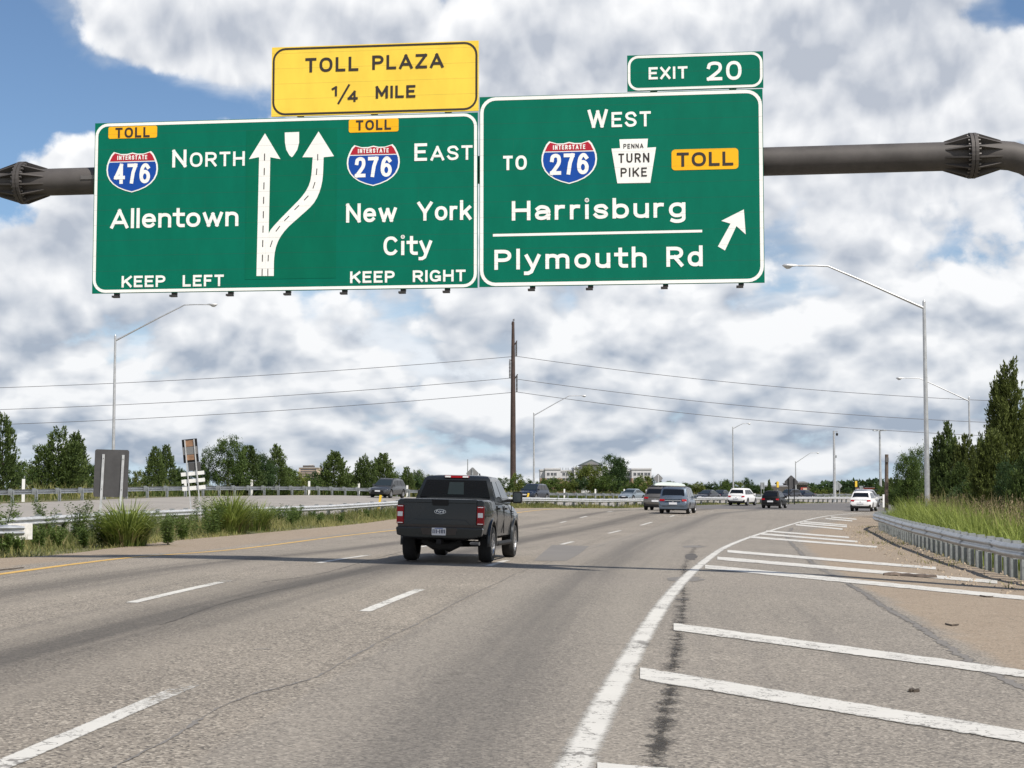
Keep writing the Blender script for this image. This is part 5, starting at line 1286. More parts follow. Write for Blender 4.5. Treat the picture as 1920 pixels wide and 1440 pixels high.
# --- the pickup
def pickup():
    pt = paint('charcoal', (0.020, 0.023, 0.026), .35, .3)
    r = thing('pickup_truck', 'dark charcoal four door pickup truck driving ahead in the middle lane', 'pickup truck', (0, 0, 0), 0, None)
    L_, w = 5.85, .985; yr, yf = -L_/2, L_/2; sill = .50; top = 1.38; rad = .405
    wr, wf = yr + 1.22, yr + 1.22 + 3.68
    # lower body: bed sides, cab flanks and bonnet in one skin, bed hollowed out
    st = [(yr+.04, .965, .62, top-.02, .95), (yr+.10, w, .58, top, .955), (yr+1.6, w, sill, top, .955), (yr+1.72, w, sill, top-.02, .955), (0.0, w, sill, top-.05, .95), (1.1, w, sill, top-.09, .94), (1.45, w, sill, top-.10, .93), (yf-.55, w, .52, top-.16, .91), (yf-.16, .96, .56, top-.22, .88), (yf, .86, .66, top-.36, .78)]
    mb = MB(); loft(mb, [body_ring(y, ww, z0, (z0+zb)/2+.05, zb, .015 if y < 1.2 else .06, wb) for y, ww, z0, zb, wb in st])
    body = mb.build('body', pt, r)
    cuts = [MB().tube([(-1.3, y, rad+.03), (1.3, y, rad+.03)], rad+.085, 32).build('cut', None) for y in (wr, wf)]
    cuts.append(MB().box(-.80, .80, yr+.15, yr+1.78, .82, 1.7).build('cut', None))
    boolean_cut(body, cuts); autosmooth(body, .5)
    for y in (wr, wf):
        MB().prism([(y + (rad+.12)*math.cos(R(a)), rad + .10 + (rad+.05)*math.sin(R(a))) for a in range(0, 181, 12)], 0, -.72, .72).build('wheel_well', M['trim'], r)
        for s in (-1, 1):   # flared arch lips
            vs = []; n = 18
            for k in range(n+1):
                a = R(-8 + 196*k/n)
                for q, rr in ((w-.03, rad+.075), (w+.022, rad+.08), (w+.022, rad+.135), (w-.03, rad+.16)): vs.append((s*q, y + rr*math.cos(a), rad+.03 + rr*math.sin(a)))
            MB().add(vs, [(k*4+j, k*4+(j+1) % 4, (k+1)*4+(j+1) % 4, (k+1)*4+j) for k in range(n) for j in range(4)] + [(0,1,2,3), (n*4+3,n*4+2,n*4+1,n*4)]).build('wheel_arch', pt, r, True)
    # cab
    def ring(z, ya, yd, hw, sh): return [(-hw, ya+sh, z), (-hw*.62, ya, z), (hw*.62, ya, z), (hw, ya+sh, z), (hw, yd-sh, z), (hw*.6, yd, z), (-hw*.6, yd, z), (-hw, yd-sh, z)]
    c0 = yr + 1.80
    rings = [ring(top-.08, c0, 1.52, .93, .05), ring(top+.01, c0, 1.44, .925, .06), ring(1.86, c0+.20, .72, .765, .06), ring(1.925, c0+.27, .60, .70, .06), ring(1.955, c0+.5, .35, .5, .05)]
    mb = MB(); loft(mb, rings); mb.build('cabin', pt, r, True)
    A, B = rings[1], rings[2]
    rw = MB(); q = (A[1], A[2], B[2], B[1]); pane(rw, q, -.22, 1.22, .10, .93, (0,-1,.2)); wo = rw.build('rear_window', M['glass'], r)
    sw = MB(); pane(sw, q, .34, .68, .22, .82, (0,-1,.2), .022); sw.build('sliding_pane', M['glass_clear'], wo)
    mb = MB(); pane(mb, (A[6], A[5], B[5], B[6]), -.24, 1.24, .05, .97, (0,1,.4)); mb.build('windshield', M['glass_clear'], r)
    for s, (i, j) in ((1, (3, 4)), (-1, (0, 7))):
        q = (A[i], A[j], B[j], B[i])
        for u0, u1, c in ((.05, .40, 0), (.44, .90, .18)): mb = MB(); pane(mb, q, u0, u1, .10, .90, (s,0,.1), cut=c); mb.build('side_window', M['glass_clear'], r)
        for y0, y1 in ((c0+.06, c0+.075), (c0+1.17, c0+1.185), (c0+2.42, c0+2.435)): MB().box(min(s*(w-.02), s*(w+.002)), max(s*(w-.02), s*(w+.002)), y0, y1, .62, top-.12).build('door_seam', M['trim'], r)
        for y0 in (c0+.22, c0+1.34): MB().box(min(s*(w-.01), s*(w+.035)), max(s*(w-.01), s*(w+.035)), y0, y0+.22, 1.17, 1.22).build('door_handle', pt, r, bevel=.01)
        for k in range(4): MB().box(min(s*(w-.01), s*(w+.012)), max(s*(w-.01), s*(w+.012)), 1.34, 1.60, .98+k*.045, 1.00+k*.045).build('fender_vent', M['trim'], r)
        MB().tube([(s*.90, wr+.62, .40), (s*.97, wr+.75, .40), (s*.97, wf-.75, .40), (s*.90, wf-.62, .40)], .055, 10).build('running_board', M['trim'], r)
        mo = MB().box(-.02, .16, -.04, .04, .02, .09); mo.prism(rrect(.12, .35, .0, .28, .05), 1, -.07, .07); m_ = mo.build('wing_mirror', M['trim'], r, bevel=.015); m_.location = (s*.93, .98, top-.05)
        if s < 0: m_.scale = (-1, 1, 1)
        MB().prism(rrect(.145, .325, .03, .25, .04), 1, -.078, -.0702).build('mirror_glass', M['glass_clear'], m_)
    # tailgate with a moulded panel, handle and oval emblem
    y = yr
    mb = MB(); mb.prism([(-.80, .80), (.80, .80), (.80, 1.36), (-.80, 1.36)], 1, y-.0, y+.14); tg = mb.build('tailgate', pt, r, bevel=.02)
    MB().prism([(-.80, 1.30), (.80, 1.30), (.80, 1.385), (-.80, 1.385)], 1, y-.022, y+.12).build('spoiler_lip', pt, tg, bevel=.012)
    MB().prism([(-.68, .815), (.68, .815), (.56, .945), (-.56, .945)], 1, y-.020, y-.0005).build('tailgate_panel', pt, tg, bevel=.008)
    MB().prism([(-.17, 1.245), (.17, 1.245), (.19, 1.375), (-.19, 1.375)], 1, y-.030, y-.0225).build('tailgate_handle', M['trim'], tg, bevel=.003)
    em = MB().prism([(.128*math.cos(2*math.pi*k/28), 1.115+.052*math.sin(2*math.pi*k/28)) for k in range(28)], 1, y-.014, y-.0005).build('emblem', M['chrome'], tg)
    mb = MB(); mb.prism([(.121*math.cos(2*math.pi*k/28), 1.115+.0455*math.sin(2*math.pi*k/28)) for k in range(28)], 1, y-.018, y-.0142); mb.build('emblem_field', paint('emblem blue', (0.008,0.014,0.05), 0, .5), tg)
    mb = MB(); text_mesh(mb, 'Ford', -.085, .085, 1.095, .048, y-.020, .16, .1); mb.build('emblem_lettering', M['chrome'], tg, fix=False)
    # tail lamps
    for s in (-1, 1):
        x0, x1 = (.805, .965)
        a, b = min(s*x0, s*x1), max(s*x0, s*x1)
        tl = MB().box(a, b, y+.0, y+.16, .84, 1.245).build('tail_lamp', M['tail'], r, bevel=.015)
        MB().box(a+.025, b-.025, y-.008, y+.002, 1.00, 1.10).build('reverse_lamp', M['clearlamp'], tl)
        MB().box(a+.02, b-.02, y-.006, y+.002, 1.215, 1.23).box(a+.02, b-.02, y-.006, y+.002, .855, .87).build('lamp_trim', M['chrome'], tl)
    # bumper with the number plate
    mb = MB(); mb.prism([(-.93, .60), (-.72, .545), (-.5, .54), (.5, .54), (.72, .545), (.93, .60), (.955, .74), (.945, .775), (-.945, .775), (-.955, .74)], 1, y-.10, y+.10)
    bp = mb.build('rear_bumper', pt, r, bevel=.025)
    MB().prism([(-.36, .615), (.36, .615), (.40, .76), (-.40, .76)], 1, y-.108, y-.1005).build('step_pad', M['sblack'], bp)
    MB().box(-.92, .92, y-.03, y+.10, .778, .835).build('bumper_gap', M['sblack'], r)
    pl = MB().prism(rrect(-.155, .155, .605, .765, .015), 1, y-.120, y-.1085).build('license_plate', M['plate'], r)
    mb = MB(); text_mesh(mb, 'KTB-8018', -.135, .135, .645, .085, y-.123, .2, .2); mb.build('plate_lettering', M['plate_ink'], pl, fix=False)
    mb = MB(); mb.box(-.09, .09, y-.124, y-.1202, .745, .757); mb.build('plate_band', M['sblue'], pl)
    MB().prism(rrect(-.28, .28, 1.885, 1.935, .02), 1, c0+.19, c0+.30).build('third_brake_lamp', M['tail'], r)
    for s in (-1, 1): MB().box(min(s*.14, s*.27), max(s*.14, s*.27), c0+.182, c0+.20, 1.892, 1.928).build('cargo_lamp', M['clearlamp'], r)
    # chassis, axle, exhaust, hitch, front
    MB().box(-.55, .55, yr+.2, yf-.4, .50, .66).build('chassis', M['trim'], r)
    MB().tube([(-.8, wr, rad), (-.25, wr, rad), (0, wr, rad-.02), (.25, wr, rad), (.8, wr, rad)], [.06, .08, .19, .08, .06], 14).build('rear_axle', M['trim'], r, True)
    MB().tube([(-.45, yr+.5, .50), (-.2, yr+.45, .36), (.15, yr+.45, .36), (.4, yr+.5, .46)], .09, 10).build('spare_wheel', M['tyre'], r)
    MB().tube([(.62, yr+.9, .45), (.68, yr+.15, .44), (.86, yr+.10, .44)], .04, 10).build('exhaust_pipe', M['rim'], r)
    MB().box(-.05, .05, yr-.12, yr+.25, .42, .52).build('hitch', M['trim'], r)
    MB().prism(rrect(-.62, .62, .78, 1.10, .05), 1, yf-.02, yf+.03).build('grille', M['trim'], r)
    for s in (-1, 1): MB().box(min(s*.60, s*.86), max(s*.60, s*.86), yf-.14, yf-.03, .84, 1.08).build('headlight', M['clearlamp'], r, bevel=.02)
    MB().tube([(.30, .55, 1.93), (.30, .52, 2.02)], [.03, .012], 8).build('antenna', M['trim'], r)
    wheel_set(r, w + .012, wf, wr, rad, .285)
    return r
place(pickup(), 866, 36.4, R(7.8))
def canoe_rack(root, w, yr, yf, belt, zt, wt, g1, g2):
    for y in (g1+.5, g2-.3): MB().box(-wt-.12, wt+.12, y-.04, y+.04, zt+.02, zt+.10).build('roof_bar', M['trim'], root)
def minivan_bits(root, w, yr, yf, belt, zt, wt, g1, g2):
    MB().box(-.5, .5, yr-.028, yr+.03, belt*.83, belt*.83+.05).build('chrome_strip', M['chrome'], root)
van = car('minivan', 'steel blue minivan with red tail lamps right of the pickup', 'minivan', paint('steel blue', (0.115, 0.145, 0.185), .6), 5.1, 2.0, 1.76, 'van', GV, rails=True, lower=paint('steel blue', None), extra=minivan_bits)
place(van, 1270, 103, R(13.5))
sv = car('suv', 'dark silver SUV with black roof bars half hidden behind the blue minivan', 'SUV', paint('warm grey', (0.125, 0.118, 0.110), .4), 4.8, 1.93, 1.78, 'suv', GV, rails=True, extra=canoe_rack)
place(sv, 1236, 119, R(14))
# the pale boat hull carried on that SUV's roof
boat = thing('canoe', 'pale upturned boat hull carried on the roof bars of the dark silver SUV', 'boat'); rr = []
for y, ww, hh in ((-1.9,.05,.08),(-1.7,.24,.20),(-1.0,.42,.29),(0,.46,.31),(1.0,.40,.28),(1.8,.22,.20),(2.1,.04,.08)):
    rr.append([(ww*math.cos(R(a)), y, hh*math.sin(R(a))) for a in range(0, 181, 15)])
mb = MB(); loft(mb, rr); mb.build('hull', mat('pale green gel coat', (0.50, 0.57, 0.52), .45, coat=.4), boat, True)
gw_ = MB(); gw_.tube([(-.06,-1.9,0),(-.25,-1.7,0),(-.43,-1,0),(-.47,0,0),(-.41,1,0),(-.22,1.8,0),(0,2.12,0),(.22,1.8,0),(.41,1,0),(.47,0,0),(.43,-1,0),(.25,-1.7,0),(.06,-1.9,0)], .025, 6); gw_.build('gunwale', M['wood'], boat)
mw = sv.matrix_world.copy(); boat.matrix_world = mw @ Matrix.Translation((.55, 1.3, 1.885)) @ Matrix.Rotation(R(-28), 4, 'Z')
place(car('suv', 'white SUV with dark tinted rear window left of the black SUV', 'SUV', paint('white', (0.72, 0.72, 0.72), 0, .3), 4.76, 1.89, 1.69, 'suv', GV, lower=M['trim']), 1391, 152, R(24))
place(car('suv', 'black compact SUV between the two white SUVs', 'SUV', paint('black', (0.006, 0.006, 0.007), 0, .4), 4.3, 1.77, 1.60, 'suv', GV), 1450.5, 141, R(20))
place(car('suv', 'white SUV at the end of the right guardrail', 'SUV', paint('white', None), 4.55, 1.84, 1.68, 'suv', GV), 1618, 129, R(20))
place(car('suv', 'silver SUV whose roof shows just behind the right white SUV', 'SUV', paint('silver', (0.42, 0.43, 0.45), .6), 4.7, 1.9, 1.74, 'suv', GV), 1622, 152, R(28))
place(car('suv', 'grey SUV coming towards the camera left of the pickup', 'SUV', paint('graphite', (0.085, 0.088, 0.092), .6), 4.76, 1.89, 1.69, 'suv', GO, rails=True), 727, 135, R(180+17))
place(car('suv', 'dark blue SUV coming towards the camera right of the pickup', 'SUV', paint('navy', (0.022, 0.030, 0.052), .4), 4.9, 1.98, 1.79, 'suv', GO), 1000, 168, R(180+24))
place(car('sedan', 'pale blue grey sedan coming towards the camera behind the median rail', 'car', paint('pale blue', (0.26, 0.31, 0.35), .5), 4.6, 1.8, 1.45, 'sedan', GO), 1184, 186, R(180+30))
place(car('sedan', 'dark grey sedan coming towards the camera left of the left white SUV', 'car', paint('slate', (0.05, 0.054, 0.066), .5), 4.7, 1.82, 1.46, 'sedan', GO), 1326, 208, R(180+34))
place(car('sedan', 'dark blue sedan following close behind the dark grey sedan', 'car', paint('ink blue', (0.030, 0.040, 0.062), .5), 4.8, 1.84, 1.47, 'sedan', GO), 1350, 222, R(180+36))
place(car('suv', 'dark oncoming SUV with bright headlights partly hidden by the black SUV', 'SUV', paint('slate', None), 4.6, 1.86, 1.66, 'suv', GO), 1479, 252, R(180+44))
place(car('sedan', 'dark oncoming sedan behind the dark diamond sign back', 'car', paint('navy', None), 4.8, 1.84, 1.48, 'sedan', GO), 1505, 262, R(180+46))
# ------------------------------------------------------------------ foliage
def leaf_cloud(name, C, Dir, Ln, Wd, tone, m, parent, seed=1, droop=0.0):
    """many pointed leaf blades: centres, directions, lengths, widths and a colour tone each"""
    r_ = np.random.default_rng(seed); n = len(C)
    up = r_.normal(size=(n, 3)); side = np.cross(Dir, up); side /= np.maximum(np.linalg.norm(side, axis=1), 1e-6)[:, None]
    a = C; b = C + Dir * (Ln * .45)[:, None] + side * (Wd * .5)[:, None]; d = C + Dir * (Ln * .45)[:, None] - side * (Wd * .5)[:, None]
    c = C + Dir * Ln[:, None]; c[:, 2] -= droop * Ln
    V = np.stack([a, b, c, d], 1).reshape(-1, 3); Fi = np.arange(4 * n).reshape(n, 4)
    return quads(name, V, Fi, np.repeat(tone, 4), m, parent)
def quads(name, V, Fi, tone, m, parent):
    me = bpy.data.meshes.new(name); k = Fi.shape[1]
    me.vertices.add(len(V)); me.vertices.foreach_set('co', V.astype(np.float32).ravel())
    me.loops.add(Fi.size); me.loops.foreach_set('vertex_index', Fi.astype(np.int32).ravel())
    me.polygons.add(len(Fi)); me.polygons.foreach_set('loop_start', np.arange(0, Fi.size, k, dtype=np.int32)); me.polygons.foreach_set('loop_total', np.full(len(Fi), k, np.int32))
    a = me.attributes.new('tone', 'FLOAT', 'POINT'); a.data.foreach_set('value', np.clip(tone, 0, 1).astype(np.float32))
    me.update(calc_edges=True); me.validate()
    return mobj(name, me, m, parent)
def unit(v): return v / np.maximum(np.linalg.norm(v, axis=1), 1e-6)[:, None]
def trunk(root, h, r0, limbs, seed):
    r_ = random.Random(seed); mb = MB()
    mb.tube([(0,0,-.3),(r_.uniform(-.03,.03)*h,r_.uniform(-.03,.03)*h,h*.35),(r_.uniform(-.04,.04)*h,r_.uniform(-.04,.04)*h,h*.75),(0,0,h)], [r0, r0*.75, r0*.4, r0*.08], 7)
    for k in range(limbs):
        z = h * r_.uniform(.15, .7); a = r_.uniform(0, 6.28); l = h * r_.uniform(.18, .32)
        mb.tube([(0,0,z),(math.cos(a)*l*.5,math.sin(a)*l*.5,z+l*.35),(math.cos(a)*l,math.sin(a)*l,z+l*.75)], [r0*.4,r0*.25,r0*.06], 5)
    return mb.build('trunk', M['bark'], root, True)
def cedar(label, seed, m, n=420, per=17, wid=.30, tips=1, spread=1.0, group=None, ls=1.0):
    """eastern red cedar, unit height: upswept ragged sprays over a pointed cone; tips > 1 gives several leaders"""
    r_ = np.random.default_rng(seed); root = thing('cedar_tree', label, 'tree', (0,0,0), 0, group)
    Cs, Ds, Ls, Ws, Ts = [], [], [], [], []
    lead = [(0, 0, 1.0)] + [(np.cos(2.4*q + seed)*wid*.45*spread, np.sin(2.4*q + seed)*wid*.45*spread, r_.uniform(.74,.95)) for q in range(tips-1)]
    for (lx, ly, lh) in lead:
        k = int(n * lh / len(lead) * (1.0 if tips == 1 else 1.3))
        h = (1 - r_.uniform(0, 1, k) ** .70) * lh * .97 + .015
        env = wid * (np.clip(1 - h/lh, 0, 1) ** .70) * (.80 + .20*np.clip(h/(.3*lh), 0, 1)) * (1 if tips == 1 else .80) + .012
        ang = r_.uniform(0, 2*np.pi, k); lump = 1 + .16*np.sin(ang*3 + h*19 + seed) + r_.normal(0, .21, k)
        rr = env * np.clip(lump, .5, 1.45) * r_.uniform(.25, 1.0, k) ** .45
        bx, by = lx*(.35+.65*h/lh) + np.cos(ang)*rr, ly*(.35+.65*h/lh) + np.sin(ang)*rr
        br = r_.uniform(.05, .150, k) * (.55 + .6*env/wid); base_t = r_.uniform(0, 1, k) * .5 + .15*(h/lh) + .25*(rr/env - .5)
        for i in range(k):
            m_ = per; out = np.array([np.cos(ang[i])*.9, np.sin(ang[i])*.9, 1.0 + .8*h[i]]); out /= np.linalg.norm(out)
            t = r_.uniform(0, 1, m_); p = np.array([bx[i], by[i], h[i]]) + out*(t*br[i])[:, None] + r_.normal(0, br[i]*.19, (m_, 3)) * (1.15-t)[:, None]
            d = unit(out + r_.normal(0, .40, (m_, 3)))
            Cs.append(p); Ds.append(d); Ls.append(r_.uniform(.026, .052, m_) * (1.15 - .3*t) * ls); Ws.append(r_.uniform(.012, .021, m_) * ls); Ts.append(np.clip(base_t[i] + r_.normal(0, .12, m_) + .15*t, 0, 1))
    leaf_cloud('crown', np.concatenate(Cs), np.concatenate(Ds), np.concatenate(Ls), np.concatenate(Ws), np.concatenate(Ts), m, root, seed)
    trunk(root, .8, .022, 0, seed); return root
def broadleaf(label, seed, m, n=150, per=55, wid=.42, low=.12, name='broadleaf_tree', leaf=.030, group=None, up=.25, cat='tree'):
    """rounded crown of leaf clumps with gaps, unit height"""
    r_ = np.random.default_rng(seed); root = thing(name, label, cat, (0,0,0), 0, group)
    Cs, Ds, Ls, Ws, Ts = [], [], [], [], []
    lobes = [(r_.uniform(-.5,.5)*wid, r_.uniform(-.5,.5)*wid, r_.uniform(low+.2, .78), r_.uniform(.42,.72)*wid) for _ in range(7)] + [(0,0,.62,wid*.75)]
    for i in range(n):
        lx, ly, lz, lr = lobes[r_.integers(len(lobes))]
        v = unit(r_.normal(size=(1, 3)))[0]; q = r_.uniform(.35, 1.0) ** .5
        c = np.array([lx, ly, lz]) + v * lr * q * np.array([1, 1, .85])
        c[2] = np.clip(c[2], low, .985); s = r_.uniform(.035, .085)
        off = r_.normal(0, s*.55, (per, 3)); p = c + off
        d = unit(r_.normal(size=(per, 3)) + v*.9 + np.array([0, 0, up]))
        Cs.append(p); Ds.append(d); Ls.append(r_.uniform(.6, 1.25, per)*leaf); Ws.append(r_.uniform(.35, .62, per)*leaf)
        Ts.append(np.clip(r_.uniform(.1, .8) + r_.normal(0, .14, per), 0, 1))
    leaf_cloud('crown', np.concatenate(Cs), np.concatenate(Ds), np.concatenate(Ls), np.concatenate(Ws), np.concatenate(Ts), m, root, seed, .1)
    trunk(root, .78, .020, 9, seed); return root
def stand(root, u, v_top, wpx, D, base_w, rot=0.0, sink=.25, zb=None):
    """plant a unit-height tree: top at row v_top, width in pixels of the photograph"""
    x = px(u, D); z = (zg1(x, D) if zb is None else zb) - sink; hh = zv(v_top, D) - z; s = wpx * D / F / base_w
    root.location = (x, D, z); root.scale = (s, s, hh); root.rotation_euler = (0, 0, rot); return root
_pro = {}
def tree(kind, label, u, v, w, D, group=None, sink=.25):
    cnt = _pro.setdefault(kind, [0, []]); i = cnt[0]; cnt[0] += 1
    mk = {'cedar': lambda s: cedar(label, s, M['cedar'], 720, 18, .31), 'cedar2': lambda s: cedar(label, s, M['cedar'], 800, 18, .36, 3, 1.3), 'slim': lambda s: cedar(label, s, M['cedar'], 520, 17, .24),
          'gold': lambda s: cedar(label, s, M['cedar_gold'], 1100, 22, .31, 2, .9, ls=.85), 'tall': lambda s: cedar(label, s, M['cedar_gold'], 1300, 26, .25, 2, .8, ls=.62), 'near': lambda s: cedar(label, s, M['cedar'], 1250, 24, .36, 3, 1.2, ls=.85),
          'broad': lambda s: broadleaf(label, s, M['leaf'], 190, 60, .42, .10), 'dark': lambda s: broadleaf(label, s, M['leaf_dark'], 260, 60, .42, .06, up=1.2, leaf=.036), 'yellow': lambda s: broadleaf(label, s, M['leaf_yellow'], 240, 60, .46, .06, leaf=.036),
          'bush': lambda s: broadleaf(label, s, M['leaf'], 120, 50, .46, .05, 'bush', .050, cat='bush'), 'ybush': lambda s: broadleaf(label, s, M['leaf_yellow'], 120, 50, .46, .05, 'bush', .050, cat='bush'), 'dbush': lambda s: broadleaf(label, s, M['leaf_dark'], 120, 50, .46, .05, 'bush', .050, cat='bush'),
          'rbush': lambda s: broadleaf(label, s, M['leaf'], 260, 60, .46, .06, 'bush', .030, cat='bush')}[kind]
    base = {'cedar': .62, 'cedar2': .84, 'slim': .48, 'gold': .70, 'tall': .56, 'near': .88}.get(kind, .98)
    lim = {'bush': 3, 'ybush': 2, 'dbush': 3, 'rbush': 2}.get(kind, 3)
    if len(cnt[1]) < lim: t = mk(100 + 17*len(cnt[1]) + len(kind)*7); cnt[1].append(t)
    else: t = dup(cnt[1][i % lim], label)
    if group in (GT, GB): D = max(D, rail_D(u) + w * D / F * .5 + 1.0)
    if group: t['group'] = group
    elif 'group' in t: del t['group']
    return stand(t, u, v, w, D, base, (i * 2.4) % 6.28, sink)
GT = 'trees beyond the far guardrail'; GB = 'bushes beyond the far guardrail'; GR = 'evergreens behind the right guardrail'
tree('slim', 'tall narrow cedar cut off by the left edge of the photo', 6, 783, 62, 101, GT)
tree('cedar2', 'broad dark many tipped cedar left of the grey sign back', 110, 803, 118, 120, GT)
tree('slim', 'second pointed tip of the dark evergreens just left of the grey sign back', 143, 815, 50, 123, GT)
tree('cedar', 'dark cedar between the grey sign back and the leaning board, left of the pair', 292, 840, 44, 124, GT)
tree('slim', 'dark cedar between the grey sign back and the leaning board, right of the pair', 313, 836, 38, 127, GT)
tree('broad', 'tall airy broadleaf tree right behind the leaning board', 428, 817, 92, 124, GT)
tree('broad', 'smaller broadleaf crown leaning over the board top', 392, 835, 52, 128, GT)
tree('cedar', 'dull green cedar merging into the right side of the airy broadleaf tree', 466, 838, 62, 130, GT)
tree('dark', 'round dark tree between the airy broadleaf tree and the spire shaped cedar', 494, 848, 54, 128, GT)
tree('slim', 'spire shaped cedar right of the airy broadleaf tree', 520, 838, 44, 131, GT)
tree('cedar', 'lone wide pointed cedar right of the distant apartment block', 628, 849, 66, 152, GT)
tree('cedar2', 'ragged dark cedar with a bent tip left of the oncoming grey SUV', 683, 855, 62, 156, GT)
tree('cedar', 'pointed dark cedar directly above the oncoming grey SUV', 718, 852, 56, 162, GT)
tree('cedar2', 'scrubby evergreen just left of the pickup roof', 763, 876, 44, 170, GT)
tree('broad', 'scrubby broadleaf crown touching the pickup roof', 790, 877, 42, 174, GT)
for k, (u, v, w, D) in enumerate(((28,852,60,116),(62,868,44,122),(168,868,46,128),(186,862,50,130),(232,868,50,128),(262,880,40,132),(340,874,46,132),(362,882,50,130),(545,872,54,142),(556,884,64,146),(590,888,44,150),(604,882,52,154),(648,884,50,158),(660,888,50,158),(742,884,44,168),(770,890,60,172),(812,888,50,182),(842,892,60,190),(872,894,60,196),(905,896,60,205),(938,894,60,214),(968,886,44,224))):
    tree(('bush', 'ybush', 'bush', 'dbush')[k % 4], ('leafy mid green bush in the row behind the left part of the far rail' if k % 4 in (0, 2) else 'yellow green bush in the row behind the left part of the far rail' if k % 4 == 1 else 'dark bush in the row behind the left part of the far rail'), u, v, w, D, GB)
# middle distance, in front of the hotel
tree('yellow', 'yellowish round tree in front of the hotel tower', 1110, 867, 84, 268, GT)
tree('dark', 'dark upright tree right of the yellowish one, in front of the hotel', 1160, 850, 68, 262, GT)
tree('dark', 'small dark round tree behind the left white SUV', 1404, 894, 31, 310, GT)
tree('slim', 'tiny spire shaped tree right of the small grey sign back', 1441, 900, 9, 300, GT)
for k, (u, v, w, D) in enumerate(((990,896,44,232),(1012,895,44,244),(1034,893,52,246),(1060,898,48,248),(1080,893,48,250),(1130,890,58,248),(1180,893,54,252),(1205,890,48,256),(1226,893,40,258),(1256,900,40,262),(1282,904,44,264),(1304,903,44,266),(1328,902,44,270),(1350,900,40,274),(1366,897,36,278),(1384,902,36,282),(1420,908,40,300),(1436,912,36,300))):
    tree(('dbush', 'bush', 'bush', 'ybush')[k % 4], ('dark scrub in the long hedge row behind the middle of the far rail' if k % 4 == 0 else 'pale olive bush in the long hedge row behind the middle of the far rail' if k % 4 == 3 else 'green bush in the long hedge row behind the middle of the far rail'), u, v, w, D, 'hedge row in the middle distance')
for k, (u, v, w, D, kd) in enumerate(((1526,911,26,300,'bush'),(1540,917,26,280,'ybush'),(1552,912,30,320,'bush'),(1588,914,30,330,'dbush'),(1648,908,26,250,'bush'),(1668,897,24,175,'slim'),(1672,904,40,170,'bush'),(1688,908,40,168,'bush'),(1650,922,22,240,'ybush'))):
    tree(kd, ('small pointed tree behind the weathered wooden pole' if kd == 'slim' else {'bush': 'small green bush beyond the far bend of the road', 'ybush': 'small yellow green bush beyond the far bend of the road', 'dbush': 'small dark bush beyond the far bend of the road'}[kd]), u, v, w, D, 'shrubs beyond the far bend')
# right cluster behind the guardrail
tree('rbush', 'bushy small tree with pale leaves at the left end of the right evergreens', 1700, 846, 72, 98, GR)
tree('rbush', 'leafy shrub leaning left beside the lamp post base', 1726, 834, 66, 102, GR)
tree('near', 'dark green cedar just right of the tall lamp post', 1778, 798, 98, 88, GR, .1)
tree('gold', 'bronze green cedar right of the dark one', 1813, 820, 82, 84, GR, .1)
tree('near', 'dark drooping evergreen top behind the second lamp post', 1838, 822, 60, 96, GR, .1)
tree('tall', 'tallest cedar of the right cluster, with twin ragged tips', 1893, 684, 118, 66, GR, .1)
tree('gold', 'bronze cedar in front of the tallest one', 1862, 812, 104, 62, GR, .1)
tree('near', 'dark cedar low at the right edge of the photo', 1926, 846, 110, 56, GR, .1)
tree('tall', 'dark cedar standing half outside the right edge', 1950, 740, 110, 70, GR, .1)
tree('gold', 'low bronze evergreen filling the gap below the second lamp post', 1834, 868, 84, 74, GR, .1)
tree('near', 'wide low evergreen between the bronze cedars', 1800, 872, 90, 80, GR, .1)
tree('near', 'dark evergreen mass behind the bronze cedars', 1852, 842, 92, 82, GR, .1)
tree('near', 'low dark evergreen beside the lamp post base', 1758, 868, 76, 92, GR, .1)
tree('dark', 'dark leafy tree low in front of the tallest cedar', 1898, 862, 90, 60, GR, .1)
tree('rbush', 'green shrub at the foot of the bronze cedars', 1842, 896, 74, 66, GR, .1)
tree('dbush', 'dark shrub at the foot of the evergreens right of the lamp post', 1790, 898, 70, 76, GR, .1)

# far wooded rise and tree line: one mass nobody could count
def woods():
    r_ = np.random.default_rng(5); Cs = []; Ts = []
    for u in np.arange(-300, 2300, 5.0):
        D = 560 + 60*math.sin(u*.01); hill = 17*math.exp(-((u-1660)/110.)**2) + 7*math.exp(-((u-1560)/60.)**2)
        top = zv(919.5 - hill*.95 + r_.normal(0, 1.3), D); x = px(u, D); n = 80
        Cs.append(np.stack([x + r_.normal(0, .8, n), D + r_.normal(0, 3, n), r_.uniform(-3, 1, n)**1 * 0 + (top + 3) * r_.uniform(0, 1, n)**.55 - 3], 1)); Ts.append(np.clip(r_.uniform(.0, .55) + r_.normal(0, .12, n), 0, 1))
    C = np.concatenate(Cs); n = len(C); d = unit(r_.normal(size=(n, 3)) + [0, 0, .6])
    o = leaf_cloud('distant_woods', C, d, r_.uniform(.8, 1.7, n), r_.uniform(.6, 1.2, n), np.concatenate(Ts), M['leaf_dark'], None, 3); o['kind'] = 'stuff'; o['label'] = 'far dark tree line and wooded rise along the horizon'; o['category'] = 'woods'
woods()

